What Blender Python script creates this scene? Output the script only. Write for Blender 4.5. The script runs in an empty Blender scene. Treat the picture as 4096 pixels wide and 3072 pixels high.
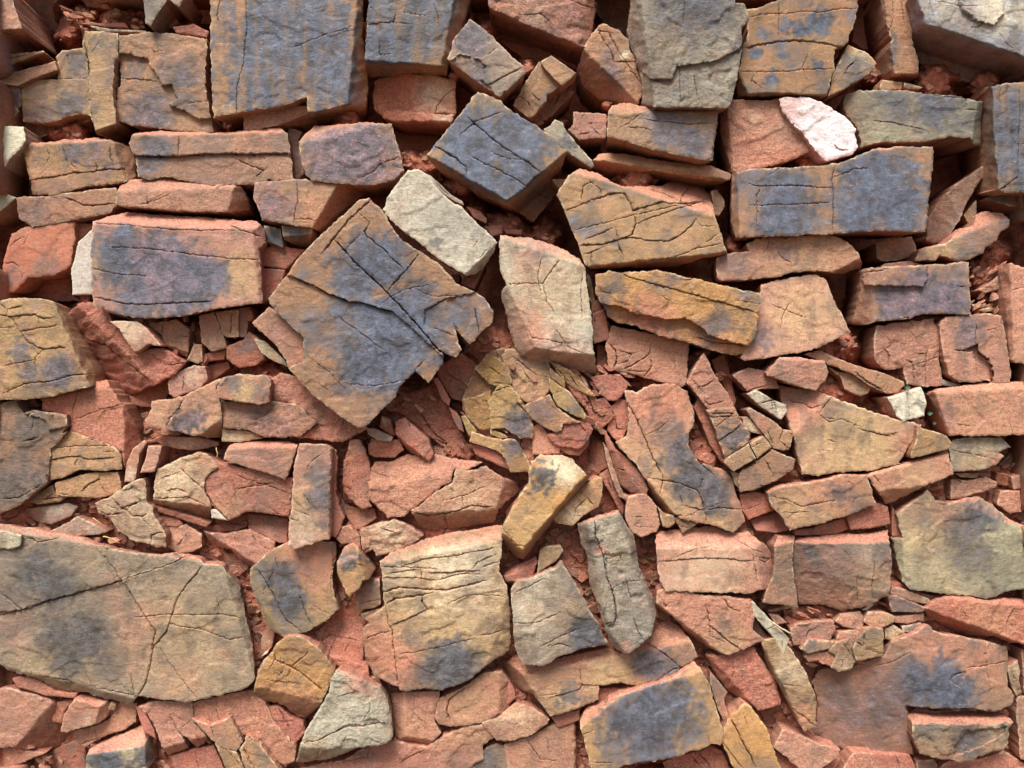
import bpy, math, random
import numpy as np
from mathutils import Vector
from mathutils.geometry import delaunay_2d_cdt

# ---------------------------------------------------------------- camera, sky, sun, exposure
sc = bpy.context.scene
PHOTO_W = 2.0            # metres of wall across the picture
DIST = 1.75              # camera to wall face
EYE = 1.06               # camera height above the ground
cam = bpy.data.cameras.new("camera"); camo = bpy.data.objects.new("camera", cam)
sc.collection.objects.link(camo)
camo.location = (0, -DIST, EYE); camo.rotation_euler = (math.radians(90), 0, 0)
cam.sensor_width = 36.0; cam.lens = 36.0 * DIST / PHOTO_W
cam.clip_start = 0.02; cam.clip_end = 500
sc.camera = camo

SUN_EL, SUN_AZ = math.radians(56), math.radians(-20)     # azimuth from the wall's outward normal, to the left
world = bpy.data.worlds.new("World"); sc.world = world; world.use_nodes = True
wn = world.node_tree.nodes; wl = world.node_tree.links
bg = wn["Background"]
sky = wn.new("ShaderNodeTexSky"); sky.sky_type = 'NISHITA'; sky.sun_disc = False
sky.sun_elevation = SUN_EL; sky.sun_rotation = math.radians(180) - SUN_AZ
sky.air_density = 1.0; sky.dust_density = 4.0; sky.ozone_density = 1.0
wl.new(sky.outputs[0], bg.inputs[0]); bg.inputs[1].default_value = 0.045
sun = bpy.data.lights.new("sun", 'SUN'); suno = bpy.data.objects.new("sun", sun)
sc.collection.objects.link(suno)
sun.energy = 1.5; sun.angle = math.radians(30); sun.color = (1.0, 0.98, 0.95)
_d = Vector((math.sin(SUN_AZ)*math.cos(SUN_EL), -math.cos(SUN_AZ)*math.cos(SUN_EL), math.sin(SUN_EL)))
suno.rotation_euler = _d.to_track_quat('Z', 'Y').to_euler(); suno.location = _d * 6
vs = sc.view_settings; vs.view_transform = 'Standard'; vs.look = 'None'; vs.gamma = 1.0
vs.use_curve_mapping = False; vs.exposure = 1.86

# ---------------------------------------------------------------- numpy noise
_rng = np.random.default_rng(7)
_perm = np.concatenate([_rng.permutation(256)]*3)
_grad = _rng.normal(size=(256, 2)); _grad /= np.linalg.norm(_grad, axis=1)[:, None]
def perlin(x, y):
    xi = np.floor(x).astype(int); yi = np.floor(y).astype(int)
    xf = x - xi; yf = y - yi; xi &= 255; yi &= 255
    u = xf*xf*xf*(xf*(xf*6-15)+10); v = yf*yf*yf*(yf*(yf*6-15)+10)
    def g(a, b, fx, fy):
        h = _perm[_perm[(xi+a) & 255] + ((yi+b) & 255)]
        return _grad[h, 0]*fx + _grad[h, 1]*fy
    n00 = g(0,0,xf,yf); n10 = g(1,0,xf-1,yf); n01 = g(0,1,xf,yf-1); n11 = g(1,1,xf-1,yf-1)
    return 1.4*((n00*(1-u)+n10*u)*(1-v) + (n01*(1-u)+n11*u)*v)
def fbm(x, y, o=3):
    s = 0; a = 1.0; t = 0
    for i in range(o):
        s = s + a*perlin(x*2**i+17.3*i, y*2**i-9.1*i); t += a; a *= .5
    return s/t
def sstep(a, b, x):
    t = np.clip((x-a)/(b-a), 0, 1); return t*t*(3-2*t)
def lin(r, g, b):
    f = lambda c: (c/255/12.92) if c/255 <= .04045 else ((c/255+.055)/1.055)**2.4
    return np.array([f(r), f(g), f(b)])

# ---------------------------------------------------------------- materials
def mat_stone(name="stone_rock"):
    m = bpy.data.materials.new(name); m.use_nodes = True
    N = m.node_tree.nodes; L = m.node_tree.links
    bs = N["Principled BSDF"]
    def nd(t, **k):
        n = N.new(t)
        for a, b in k.items(): setattr(n, a, b)
        return n
    geo = nd("ShaderNodeNewGeometry"); pos = geo.outputs["Position"]
    def noise(scale, detail=4, rough=.6, stretch=None, dist=0):
        n = nd("ShaderNodeTexNoise"); n.inputs["Scale"].default_value = scale
        n.inputs["Detail"].default_value = detail; n.inputs["Roughness"].default_value = rough
        n.inputs["Distortion"].default_value = dist
        if stretch:
            mp = nd("ShaderNodeMapping"); mp.inputs["Scale"].default_value = stretch[:3]
            if len(stretch) > 3: mp.inputs["Rotation"].default_value = (0, stretch[3], 0)
            L.new(pos, mp.inputs[0]); L.new(mp.outputs[0], n.inputs["Vector"])
        else: L.new(pos, n.inputs["Vector"])
        return n.outputs[0]
    def math_(op, a, b=None, clamp=False):
        n = nd("ShaderNodeMath", operation=op, use_clamp=clamp)
        for i, v in enumerate((a, b)):
            if v is None: continue
            if isinstance(v, (int, float)): n.inputs[i].default_value = v
            else: L.new(v, n.inputs[i])
        return n.outputs[0]
    def rmp(v, a, b, c=0., d=1., smooth=True):
        n = nd("ShaderNodeMapRange"); n.interpolation_type = 'SMOOTHSTEP' if smooth else 'LINEAR'
        L.new(v, n.inputs[0])
        for i, q in enumerate((a, b, c, d)): n.inputs[1+i].default_value = q
        return n.outputs[0]
    def mix(f, a, b, bt='MIX'):
        n = nd("ShaderNodeMix", data_type='RGBA', blend_type=bt)
        if isinstance(f, (int, float)): n.inputs[0].default_value = f
        else: L.new(f, n.inputs[0])
        for i, v in ((6, a), (7, b)):
            if isinstance(v, (tuple, list, np.ndarray)): n.inputs[i].default_value = (*v[:3], 1)
            else: L.new(v, n.inputs[i])
        return n.outputs[2]
    ta = nd("ShaderNodeAttribute", attribute_name="tint"); tint = ta.outputs[0]; blueness = ta.outputs["Alpha"]
    ts = nd("ShaderNodeSeparateColor"); L.new(tint, ts.inputs[0]); pale = rmp(ts.outputs[1], .34, .55, 1., .25)
    msk = nd("ShaderNodeSeparateColor"); ma = nd("ShaderNodeAttribute", attribute_name="mask"); L.new(ma.outputs[0], msk.inputs[0]); grain = ma.outputs["Alpha"]
    pat, dust, rust = msk.outputs[0], msk.outputs[1], msk.outputs[2]
    big = noise(9, 5, .65); mid = noise(45, 5, .7); fine = noise(260, 4, .7)
    strk = noise(70, 5, .65, (1, 1, 2.6, .5)); spec = noise(620, 2, .6)
    # base variation: warm and grey drifts, mottling, fine speckle
    c = mix(math_('MULTIPLY', pale, rmp(big, .46, .7, 0, .4)), tint, lin(152, 120, 86), 'MIX')
    big2 = noise(14, 4, .6, (1, 1, 1, 1.1)); big3 = noise(20, 4, .65, (1.3, 1, .8, -.6))
    c = mix(math_('MULTIPLY', pale, rmp(big2, .54, .74, 0, .4)), c, lin(190, 138, 110))
    c = mix(math_('MULTIPLY', pale, rmp(big3, .48, .66, 0, .62)), c, lin(112, 98, 82))
    c = mix(math_('MULTIPLY', pale, rmp(mid, .5, .72, 0, .42)), c, lin(120, 108, 94))
    v = math_('MULTIPLY', rmp(strk, .25, .75, .8, 1.18, False), rmp(fine, .3, .7, .76, 1.24, False))
    v = math_('MULTIPLY', v, rmp(spec, .3, .7, .84, 1.16, False))
    # blue-grey patina broken up at its rim
    pf = math_('ADD', pat, math_('MULTIPLY', math_('SUBTRACT', math_('ADD', math_('ADD', math_('MULTIPLY', strk, .3), math_('MULTIPLY', fine, .45)), math_('MULTIPLY', spec, .25)), .5), 2.3))
    pf = rmp(pf, .06, .86, 0, .9)
    pf = math_('MULTIPLY', pf, rmp(pat, .02, .2))
    pc = mix(rmp(mid, .35, .65), lin(60, 66, 76), lin(92, 105, 124))
    pc = mix(blueness, mix(rmp(mid, .35, .65), lin(60, 58, 56), lin(96, 94, 90)), pc)
    c = mix(rmp(pf, .02, .5, 0, .5), c, lin(116, 102, 82))
    c = mix(pf, c, pc)
    # rust flecks
    rf = math_('MULTIPLY', rmp(strk, .57, .66), rmp(fine, .5, .6))
    c = mix(math_('MULTIPLY', rf, rust), c, lin(214, 128, 76))
    # red earth dust: where it was thrown, and lying on ledges that face up
    sep = nd("ShaderNodeSeparateXYZ"); L.new(geo.outputs["Normal"], sep.inputs[0])
    up = rmp(sep.outputs[2], .45, .9)
    df = math_('ADD', dust, math_('MULTIPLY', math_('SUBTRACT', big, .5), .9))
    df = math_('ADD', df, math_('MULTIPLY', math_('SUBTRACT', mid, .5), .8))
    df = rmp(df, .15, 1.0, 0, .78)
    df = math_('MULTIPLY', df, rmp(dust, .0, .12))
    df = math_('MAXIMUM', df, math_('MULTIPLY', up, rmp(mid, .3, .6, .35, .9)))
    dc = mix(rmp(fine, .3, .7), lin(172, 104, 82), lin(210, 144, 120))
    c = mix(df, c, dc)
    vm = nd("ShaderNodeVectorMath", operation='SCALE'); L.new(c, vm.inputs[0]); L.new(v, vm.inputs["Scale"])
    L.new(vm.outputs[0], bs.inputs["Base Color"])
    bs.inputs["Roughness"].default_value = .78
    L.new(rmp(pf, 0, 1, .85, .58), bs.inputs["Roughness"])
    bs.inputs["Specular IOR Level"].default_value = .35
    # relief finer than the mesh
    hgt = math_('ADD', math_('MULTIPLY', strk, .3), math_('ADD', math_('MULTIPLY', fine, .4), math_('MULTIPLY', spec, .2)))
    # slate flakes: stretched noise snapped into thin steps
    fk = math_('MULTIPLY', noise(34, 6, .62, (1, 1, 2.3, -.35), .6), 9)
    fr = math_('FRACT', fk)
    stp = math_('ADD', math_('FLOOR', fk), rmp(fr, 0, .16))
    hgt = math_('ADD', hgt, math_('MULTIPLY', stp, .13))
    bp = nd("ShaderNodeBump"); L.new(rmp(grain, 0, 1, .22, 1.05, False), bp.inputs["Strength"]); bp.inputs["Distance"].default_value = .006
    L.new(hgt, bp.inputs["Height"]); L.new(bp.outputs[0], bs.inputs["Normal"])
    return m
STONE = mat_stone()
def mat_soil(name, c1, c2, scale):
    m = bpy.data.materials.new(name); m.use_nodes = True
    N = m.node_tree.nodes; L = m.node_tree.links; bs = N["Principled BSDF"]
    geo = N.new("ShaderNodeNewGeometry")
    n1 = N.new("ShaderNodeTexNoise"); n1.inputs["Scale"].default_value = scale; n1.inputs["Detail"].default_value = 6; n1.inputs["Roughness"].default_value = .7
    n2 = N.new("ShaderNodeTexNoise"); n2.inputs["Scale"].default_value = scale*7; n2.inputs["Detail"].default_value = 4
    for n in (n1, n2): L.new(geo.outputs["Position"], n.inputs["Vector"])
    r = N.new("ShaderNodeValToRGB"); L.new(n1.outputs[0], r.inputs[0])
    r.color_ramp.elements[0].position = .32; r.color_ramp.elements[0].color = (*c1, 1)
    r.color_ramp.elements[1].position = .68; r.color_ramp.elements[1].color = (*c2, 1)
    L.new(r.outputs[0], bs.inputs["Base Color"]); bs.inputs["Roughness"].default_value = .95
    bs.inputs["Specular IOR Level"].default_value = .1
    a = N.new("ShaderNodeMath"); a.operation = 'ADD'; L.new(n1.outputs[0], a.inputs[0]); L.new(n2.outputs[0], a.inputs[1])
    b = N.new("ShaderNodeBump"); b.inputs["Strength"].default_value = .8; b.inputs["Distance"].default_value = .006
    L.new(a.outputs[0], b.inputs["Height"]); L.new(b.outputs[0], bs.inputs["Normal"])
    return m
SOIL = mat_soil("red_earth", lin(142, 84, 66), lin(204, 134, 108), 38)

# ---------------------------------------------------------------- the setting: ground and wall root
def sheet(name, V, F, mat, parent=None, smooth=True):
    me = bpy.data.meshes.new(name); me.from_pydata([tuple(v) for v in V], [], F)
    me.materials.append(mat)
    if smooth: me.shade_smooth()
    o = bpy.data.objects.new(name, me); sc.collection.objects.link(o); o.parent = parent
    return o
def build_ground():
    xs = np.concatenate([np.linspace(-150, -4, 6), np.linspace(-3.5, 3.5, 60), np.linspace(4, 150, 6)])
    ys = np.concatenate([np.linspace(-200, -5, 6), np.linspace(-4.5, 1, 50)])
    X, Y = np.meshgrid(xs, ys); Z = .018*fbm(X*1.3, Y*1.3, 4)
    n = len(xs)
    F = [(j*n+i, j*n+i+1, (j+1)*n+i+1, (j+1)*n+i) for j in range(len(ys)-1) for i in range(n-1)]
    o = sheet("ground", np.stack([X.ravel(), Y.ravel(), Z.ravel()-.012], 1), F, mat_soil("trodden_earth", lin(84, 66, 54), lin(116, 96, 80), 14))
    o["kind"] = "structure"; o["label"] = "reddish bare earth in front of the wall"
build_ground()
wall = bpy.data.objects.new("dry_stone_masonry", None); sc.collection.objects.link(wall)
wall["label"] = "rough dry stone wall of red, ochre and blue-grey slabs packed with red earth"
wall["category"] = "wall"

# ---------------------------------------------------------------- stones as traced: tile pixels -> wall plane
TILE = [0, 0]; STONES = []
def T(x, y): TILE[:] = [x, y]
SRC = PHOTO_W/4096
def to_uv(a):
    a = np.asarray(a, float)*(1100/2212)
    return np.stack([(a[:, 0]+TILE[0]-2048)*SRC, (1536-a[:, 1]-TILE[1])*SRC], 1)
PX = 1100/2212*SRC
def pts(s): return [tuple(float(q) for q in p.split(',')) for p in s.split()]
def S(head, poly, f="", c="", b="", k="", p="", w="", L="", t="0,0", s=.24, r=1., y=0., gr=0., rust=.25, tx="", n=None, q=None):
    d = dict(col=head[0], z=float(head[1:])*(.014 if float(head[1:]) > 0 else .019), poly=to_uv(pts(poly)), s=s, r=r, y=y, gr=gr, rust=rust, tx=tx, label=n, q=q)
    d['t'] = [float(q)*.01 for q in t.split(',')]
    d['f'] = []
    for q in filter(None, f.split(';')):
        a = q.split(); d['f'].append((to_uv(pts(' '.join(a[:3]))), float(a[3])*.01))
    d['c'] = []
    for q in filter(None, c.split(';')):
        a = q.split(':'); d['c'].append((to_uv(pts(a[0])), float(a[1]) if len(a) > 1 else 1.))
    d['L'] = []
    for q in filter(None, L.split(';')):
        a = q.split(':'); d['L'].append((to_uv(pts(a[0])), float(a[1])*.01))
    for key, q in (('b', b), ('k', k), ('p', p), ('w', w)):
        d[key] = []
        for e in filter(None, q.split(';')):
            x_, y_, r_, a_ = [float(v) for v in e.split(',')]
            d[key].append((to_uv([(x_, y_)])[0], r_*PX, a_))
    STONES.append(d)
T(0,0)
S("p5","-170,-100 85,-100 110,40 175,230 250,400 120,435 -170,430",f="-150,265 175,230 60,420 8")
S("b-3","95,-100 500,-100 420,60 440,170 500,230 470,330 270,415 180,200 110,30",f="95,20 400,15 300,300 3")
S("r-3","600,-60 1150,-60 1140,110 1000,130 850,60 700,50",r=2.2)
S("g3","1140,-60 1500,-60 1440,50 1350,-10 1280,90 1210,205 1170,190 1160,60")
S("r-5","1390,40 1480,70 1690,-60 1690,190 1560,190 1420,110",t="0,3")
S("r-1","1215,205 1330,40 1385,110 1440,180 1340,240")
S("k3","1695,-60 2915,-60 2925,440 2955,560 2945,855 2905,900 2560,985 2475,915 2465,780 2200,862 1715,950 1700,600 1690,300",f="2875,0 2805,790 2940,500 4;2475,915 2800,845 2700,960 5",c="1975,-60 1985,200 1955,520 1905,700 1905,935:.5;1770,-30 1745,130 1770,190:.6",b="2250,350,520,.95;2560,250,400,.95;2200,700,450,.85;2650,600,400,.85",s=.06,n="largest flat slab, dark grey-blue with vertical rust streaks, at the top edge",tx="v")
S("k0","665,385 690,450 710,600 735,935 650,915 540,935 470,970 380,985 180,975 175,690 200,655 470,640 465,500 450,460 500,405",c="470,640 690,632:.5",b="560,850,160,.6;590,560,90,.4;330,780,110,.3",s=.25)
S("k2","655,240 950,265 945,470 920,480 915,640 905,700 940,1040 850,1085 775,1075 735,950 700,440 670,430",L="655,240 700,250 720,600 735,950 700,440:-.6",f="760,1060 935,1000 860,1090 3",b="800,350,80,.4",n="narrow upright olive-grey stone wedged beside a flaking slab")
S("k1","948,290 1170,255 1400,270 1665,310 1650,560 1660,750 1700,960 1715,1060 1650,1080 1280,1030 1030,1000 935,965 945,700 965,690 965,440 948,430",L="940,280 1170,235 1400,250 1685,300 1670,560 1680,750 1720,960 1600,960 1480,890 1350,840 1430,800 1390,685 1310,690 1260,600 1190,475 1040,435 940,430:.9",c="965,628 1090,635 1260,660:.6;1210,380 1240,420 1330,410:.5",b="1180,920,220,.7;1500,620,160,.6;1500,800,130,.5;1100,560,100,.5",s=.25,n="olive and grey slab whose upper right layer has flaked off in a step")
S("b-2","185,980 480,975 720,930 745,960 500,1050 310,1110 210,1135",r=1.6)
S("k2","165,1190 215,1150 490,1130 780,1105 900,1130 1040,1180 1090,1300 1090,1420 1010,1460 640,1510 430,1570 310,1565 270,1560 240,1440",f="900,1130 1010,1460 1090,1300 4;180,1190 310,1565 200,1440 2.5;200,1170 900,1130 500,1125 2",c="240,1450 400,1430 570,1395 700,1385 850,1360 1000,1360 1015,1460:1.1;380,1190 400,1260 365,1330;500,1170 540,1300 560,1370:.6;890,1190 890,1270 915,1350;760,1300 780,1350 775,1370",b="600,1220,90,.6;520,1190,60,.4",s=.35)
S("w3","-170,1020 180,1015 205,1130 155,1200 80,1270 0,1390 -170,1450",s=.1,n="pale buff stone corner on the left edge")
S("b-4","-100,1450 0,1390 160,1200 240,1420 270,1570 150,1590 60,1560 -100,1520",t="2,0")
S("p2.5","1035,1150 1065,1080 1290,1045 1700,1070 2230,1015 2310,1070 2335,1240 2365,1470 2150,1440 2120,1485 1640,1490 1480,1450 1330,1420 1200,1445 1110,1420 1085,1260",f="1070,1095 2290,1065 1700,1035 3.5",L="1020,1255 1440,1260 1760,1240 2400,1235 2400,1500 1000,1500:-.5",c="1030,1257 1440,1260 1760,1240 2340,1235:1.5;1440,1090 1440,1250;1900,1280 2000,1330 2120,1370 2060,1420:1.3",b="1250,1180,150,.7;1200,1320,110,.6;1700,1160,160,.35;2250,1150,130,.3",s=.3,n="long double-layered block split by a level crack")
S("p3","938,1563 960,1500 1042,1444 1320,1425 1600,1480 1935,1497 2000,1600 2010,1690 1861,1705 1415,1694 953,1657",f="960,1545 1880,1512 1300,1440 2.5;1885,1505 1830,1700 2005,1620 4",s=.4,c="1180,1560 1190,1640 1380,1560:.5")
S("k2","130,1590 520,1555 930,1510 950,1640 875,1720 260,1824 150,1750",c="525,1590 680,1650 920,1640",s=.35,b="300,1700,120,.4")
S("w2","-170,1540 0,1535 130,1590 50,1660 0,1700 -170,1770",c="140,1595 60,1650:1")
S("p2","-170,420 100,430 345,405 400,475 200,520 0,600 -170,640",f="-100,580 350,420 150,520 2",c="-50,500 340,410:.8")
S("p1","-170,610 30,600 440,490 460,560 250,635 140,690 -170,660",s=.5)
S("b0","-170,610 40,610 165,720 165,850 110,900 30,680 -170,650")
S("b0","-170,660 20,650 150,890 70,1005 50,1000 -170,800")
S("b-1","-170,880 0,880 50,1000 0,1020 -170,1040")
S("p1","1950,920 2210,860 2475,845 2550,950 2545,1000 2260,1005 2000,1050 1955,1045",f="2465,920 2260,1000 2545,1000 3",s=.5)
S("r0","790,190 1000,180 1030,220 850,215 640,190 740,175")
S("g0.5","720,205 900,235 1170,245 1180,262 960,255 800,250")
S("r1","1390,220 1560,195 1680,250 1660,300 1540,280 1420,270",r=2.5)
T(1000,0)
S("k4","960,-60 1790,-60 1700,210 1600,490 1580,580 1280,575 1090,620 940,610 920,480 940,200",f="1640,0 1540,525 1700,210 4;930,485 1540,535 1090,620 5",c="945,195 1155,178 1175,100:.7;1180,190 1300,200:.5;1040,330 1045,440 1130,430:.5;1240,100 1400,125:.5",b="1100,350,330,.95;1400,250,260,.7;1450,20,260,.8;1050,100,230,.8",s=.05,tx="v",n="blue-grey slab with ochre blotches, hanging over a dark gap near the top")
S("g4.5","1760,150 1820,180 2000,350 2210,545 2215,600 2005,775 1880,690 1610,500 1590,470 1650,290",L="1600,500 1680,440 1820,460 1900,540 1860,640 2010,790 2230,600 2220,540 2100,430 1980,400 1850,480 1700,430:.5",c="1880,690 1950,670 2100,590 2190,545;1900,450 2000,380:.5",b="1780,330,170,.7;1850,620,130,.6",n="grey-olive stone lying diagonally with a jagged lower end")
S("r0","1250,590 1420,600 1650,640 1660,900 1610,1000 1560,1040 1300,1020 1080,950 1000,880 985,760 1000,640",f="1320,640 1400,870 1000,760 3.5;1080,955 1610,985 1500,1040 4",L="1060,950 1100,880 1440,920 1640,915 1640,1000 1340,1100:1",c="1660,700 1560,780 1500,860 1490,915 1640,915:1.2;1370,775 1450,790:.6",w="1500,750,160,.9;1560,950,100,.7",s=.5)
S("k3.5","420,1100 520,1010 720,1000 880,985 1140,995 1165,1090 1240,1370 1160,1440 990,1490 720,1475 500,1455 440,1400 400,1250 395,1140",f="395,1160 1000,1015 600,1000 3",c="1195,1265 1050,1320 990,1380 890,1430:.7",b="800,1250,420,.95;1050,1180,200,.7",rust=.8,s=.35,n="rounded dark grey stone speckled with orange rust")
S("b-1","300,1020 420,1060 390,1130 430,1400 360,1470 330,1240")
S("r-6","1150,1000 1350,1040 1560,1050 1420,1240 1300,1330 1240,1340 1180,1150",t="0,2",r=2)
T(2000,0)
S("k5.5","-180,735 0,800 100,895 300,1010 400,1090 540,1215 500,1350 410,1440 455,1512 440,1570 380,1655 260,1790 100,1670 -180,1560 -520,1340 -590,1265 -590,1245 -530,1170 -400,1010 -320,920",f="-590,1250 250,1720 -300,1500 4;540,1215 330,1392 430,1440 6;455,1512 270,1700 420,1660 2",c="-530,1170 -350,1270 -265,1345:1.6;-260,945 -100,1080 0,1165 250,1330 330,1395:1;-230,1260 0,1370 200,1490 390,1600:1;-270,1345 -265,1400:.6",b="-200,1150,330,1;100,1180,330,1;150,1420,220,.9;-300,1180,200,1;-150,1480,250,1;300,1580,150,.9",s=.03,r=.5,n="dark blue block lying diagonally, cut by long parallel cracks")
S("g2","350,1040 400,1010 440,960 500,980 540,1060 620,1160 740,1290 760,1330 735,1350 540,1222 400,1100",b="560,1150,90,.6")
S("k2","315,495 370,560 390,600 500,690 380,760 370,830 260,940 230,945 105,845 180,700",c="160,770 230,830 260,890;250,750 340,830;380,690 430,660:.6",s=.2,f="500,690 260,940 420,860 3")
S("k3","325,495 410,445 620,590 500,690 440,640 370,560",f="620,590 500,690 600,660 2.5",s=.3)
S("r-1","370,770 500,700 600,740 420,930 300,1000 260,950",c="430,790 400,860;480,750 440,850",r=2)
S("k2","830,180 960,240 1030,320 1050,420 1100,480 1100,560 1150,640 1120,830 1000,830 860,800 800,810 660,680 615,560 650,470 680,360 790,210",f="680,400 1110,830 650,640 3.5",c="790,220 820,300 880,390 920,500:1.6;860,250 950,400 1000,490 1060,580 1140,670:1.6;920,500 1090,500;770,240 900,260:.8",w="1000,445,40,1.6",s=.4,r=1.6,n="cracked lumpy brown stone with a small white lichen spot")
S("g6","1050,-60 1880,-60 1890,20 1970,25 2015,150 1945,220 1945,390 1920,550 1880,750 1840,870 1700,870 1250,860 1140,830 1145,660 1090,450 1040,350 1020,250 1050,50",f="1150,100 1240,830 1070,350 5",L="1000,-90 2100,-90 2100,150 1920,400 1720,500 1560,520 1420,540 1380,640 1200,640 1000,400:.7",c="1480,0 1475,180:.4;1440,540 1450,830:.6;1560,600 1580,780:.8",b="1600,60,330,.6;1350,150,180,.4;1350,600,200,.3",s=.02,r=1.7,n="big rough pale grey boulder with a blue-tinged upper face")
S("b-5","780,-60 1050,-60 1030,300 960,240 830,170 770,90")
S("r-6","-60,150 200,330 640,450 620,560 400,440 300,500 200,480 0,330",t="0,2")
S("b2","-110,-60 780,-60 770,90 750,230 660,440 200,330 -80,130",f="-60,85 650,380 200,330 8;600,-60 660,380 760,200 2.5",c="540,-10 660,50 760,75:1.5;150,120 330,110 420,200:.8",r=2,s=.5,b="600,120,120,.5",w="200,60,160,.4",n="thick brown slab jutting out over a deep shadow at the top")
S("k2","740,1290 800,1235 1000,1235 1300,1290 1500,1310 1700,1330 1870,1405 1850,1440 1790,1460 1680,1455 1420,1400 1250,1370 1000,1400 750,1355",f="800,1295 1650,1420 1000,1395 2.5;740,1280 1850,1380 1000,1235 2",s=.5,r=1.4,n="thin splintered slab under the grey oblong block")
S("k1","415,1440 580,1440 585,1490 470,1515")
S("k0","1700,1540 1740,1525 1800,1600 1810,1659 1760,1740 1720,1720")
S("b1.5","590,895 850,915 860,950 850,1110 640,1120 550,1040 590,1000",c="740,1020 800,1080;630,1080 720,1070",s=.5,b="700,980,120,.3")
S("k4.5","870,900 900,850 1000,825 1140,850 1330,880 1760,885 1750,960 1710,1290 1620,1290 1400,1240 1150,1180 1000,1130 860,1095",f="870,920 1330,905 1100,830 2;1745,890 1700,1290 1765,1100 2",c="1150,955 1300,980 1500,1000 1700,990:.6",b="1350,1020,220,.6;1560,1150,170,.7;1250,930,120,.5",s=.15,n="grey and ochre oblong block with a hairline crack")
T(2996,0)
S("k4","-30,80 80,60 240,0 250,-60 880,-60 880,60 800,330 760,370 690,400 680,490 690,540 660,640 630,770 300,775 0,775 -90,790 -95,700 -83,600 -60,500 -60,400 -20,330 -10,200",f="-83,590 -3,765 -93,770 3;0,755 630,760 300,785 2",c="-10,148 100,115 240,110 600,95 740,70 870,70:.9;-40,385 150,345 350,325 600,345 740,385:1.3;-70,580 300,577 420,560 690,555:.8;243,0 240,300:.4;40,600 20,650 100,710:.5;480,420 430,540 470,650:.4",b="560,180,110,1;400,240,80,.9;300,210,60,.8;180,640,60,.8;280,440,40,.9;50,430,50,.9;560,540,60,.8;120,270,50,.8;430,30,100,.4",s=.03,r=.6,n="ochre block with blue spots, split into three layers by level cracks")
S("k3","800,360 960,430 1030,500 1010,560 920,620 770,710 640,775 670,620 740,470",c="860,480 800,540 770,590",w="880,480,90,.5",s=.05)
S("r-4","880,-60 1025,-60 1075,130 1140,320 1080,450 900,380 830,330")
S("k2","1025,-60 1270,-60 1300,200 1330,380 1370,500 1365,620 1160,635 1080,450 1150,320 1080,130",f="1160,605 1370,595 1260,640 3;1080,0 1170,600 1050,200 3",c="1150,0 1160,150 1100,300:.5;1210,0 1250,200:.7;1130,350 1150,500:.5",s=.25,r=1.3,tx="v",n="tall ochre wedge standing upright beside the top right corner block")
S("c6","1340,-60 2400,-60 2400,690 2150,635 1850,605 1780,660 1640,650 1500,560 1380,510 1310,330 1300,-60",f="1420,190 2212,450 1800,610 9;1345,-40 1420,190 1310,250 6",L="1690,10 1720,80 1840,175 1960,210 2040,120 2040,0 1900,-90 1700,-60:.7",c="1690,0 1720,80 1840,175:2;1440,0 1490,150:.6;2000,260 2050,330 2120,390:.8",b="1700,250,300,.35;2100,380,200,.3",w="1600,80,160,.6;1950,90,200,.8;2150,120,140,.6",s=.02,r=1.2,rust=0,n="whitish blue-grey boulder jutting out of the top right corner")
S("g3","770,760 880,725 1280,725 1730,790 1880,820 1860,1170 1810,1160 1780,1110 1620,1095 1450,1135 1040,1150 900,1190 870,1020 780,930 760,860",f="1000,800 1045,1140 780,900 3;1830,880 1790,1120 1880,1000 3",c="1000,970 1150,985 1420,1050:.6;1300,732 1560,780 1740,800 1740,880 1830,890:1.1",b="1500,860,220,.7;1200,850,160,.6;1700,1000,150,.5;850,960,100,.4",s=.08,n="olive-grey block with dark blue bands under crumbled red soil")
S("k1","1070,640 1240,660 1230,710 1080,730 1050,710")
S("k1.5","1250,660 1400,700 1380,715 1290,710 1250,700")
S("k4.5","1850,720 2000,680 2400,630 2400,1545 2060,1545 2010,1525 1920,1520 1880,1200",f="1950,690 2005,1510 1870,1100 6",c="2170,680 2180,900 2160,1420 2050,1500:.6;2020,700 2020,830:.5;2050,1545 2060,1500 2010,1530:1",b="2120,1000,420,.95;2200,1250,350,.95;2150,800,200,.5",s=.05,tx="v",n="tall blue-grey block on the right edge")
S("p2.5","-230,900 -150,800 100,810 250,790 250,850 270,920 340,1000 450,1110 510,1200 480,1220 300,1300 100,1350 -100,1390 -140,1385 -190,1200 -230,1050",f="-180,850 -120,1380 -240,1000 3",w="150,1000,200,.35;330,950,140,.7",s=.6,r=1.4,n="pink dusted lump next to the white stone")
S("W3.5","245,790 440,780 600,830 780,940 860,1030 875,1190 830,1240 640,1300 590,1280 510,1190 440,1070 340,990 260,890",c="680,1160 720,1200 790,1210:1.2;350,990 450,1060:.6",p="300,870,130,.5",s=.05,rust=0,r=1.3,f="340,1000 590,1280 400,1150 1.2",n="chalk-white rounded stone")
S("k4.5","-130,1390 0,1360 600,1330 760,1300 1000,1200 1200,1175 1480,1180 1490,1250 1460,1480 1425,1865 1000,1855 677,1880 300,1895 -104,1910 -145,1787 -135,1500",f="-90,1400 -75,1900 -140,1700 2.5;0,1370 1200,1185 600,1200 4;1480,1180 1420,1860 1495,1400 2",c="690,1335 670,1440 680,1550 675,1880:1;0,1475 60,1495 400,1495 660,1510:.6;100,1500 65,1570 65,1659 60,1800:.6;0,1650 300,1650 670,1625:.6",b="1050,1520,360,1;1200,1650,250,1;900,1700,230,1;300,1560,260,.85;300,1750,300,.8;80,1600,150,.5",s=.06,r=.5,n="long block with two blue-grey halves, an ochre rim between them")
T(0,750)
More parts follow.
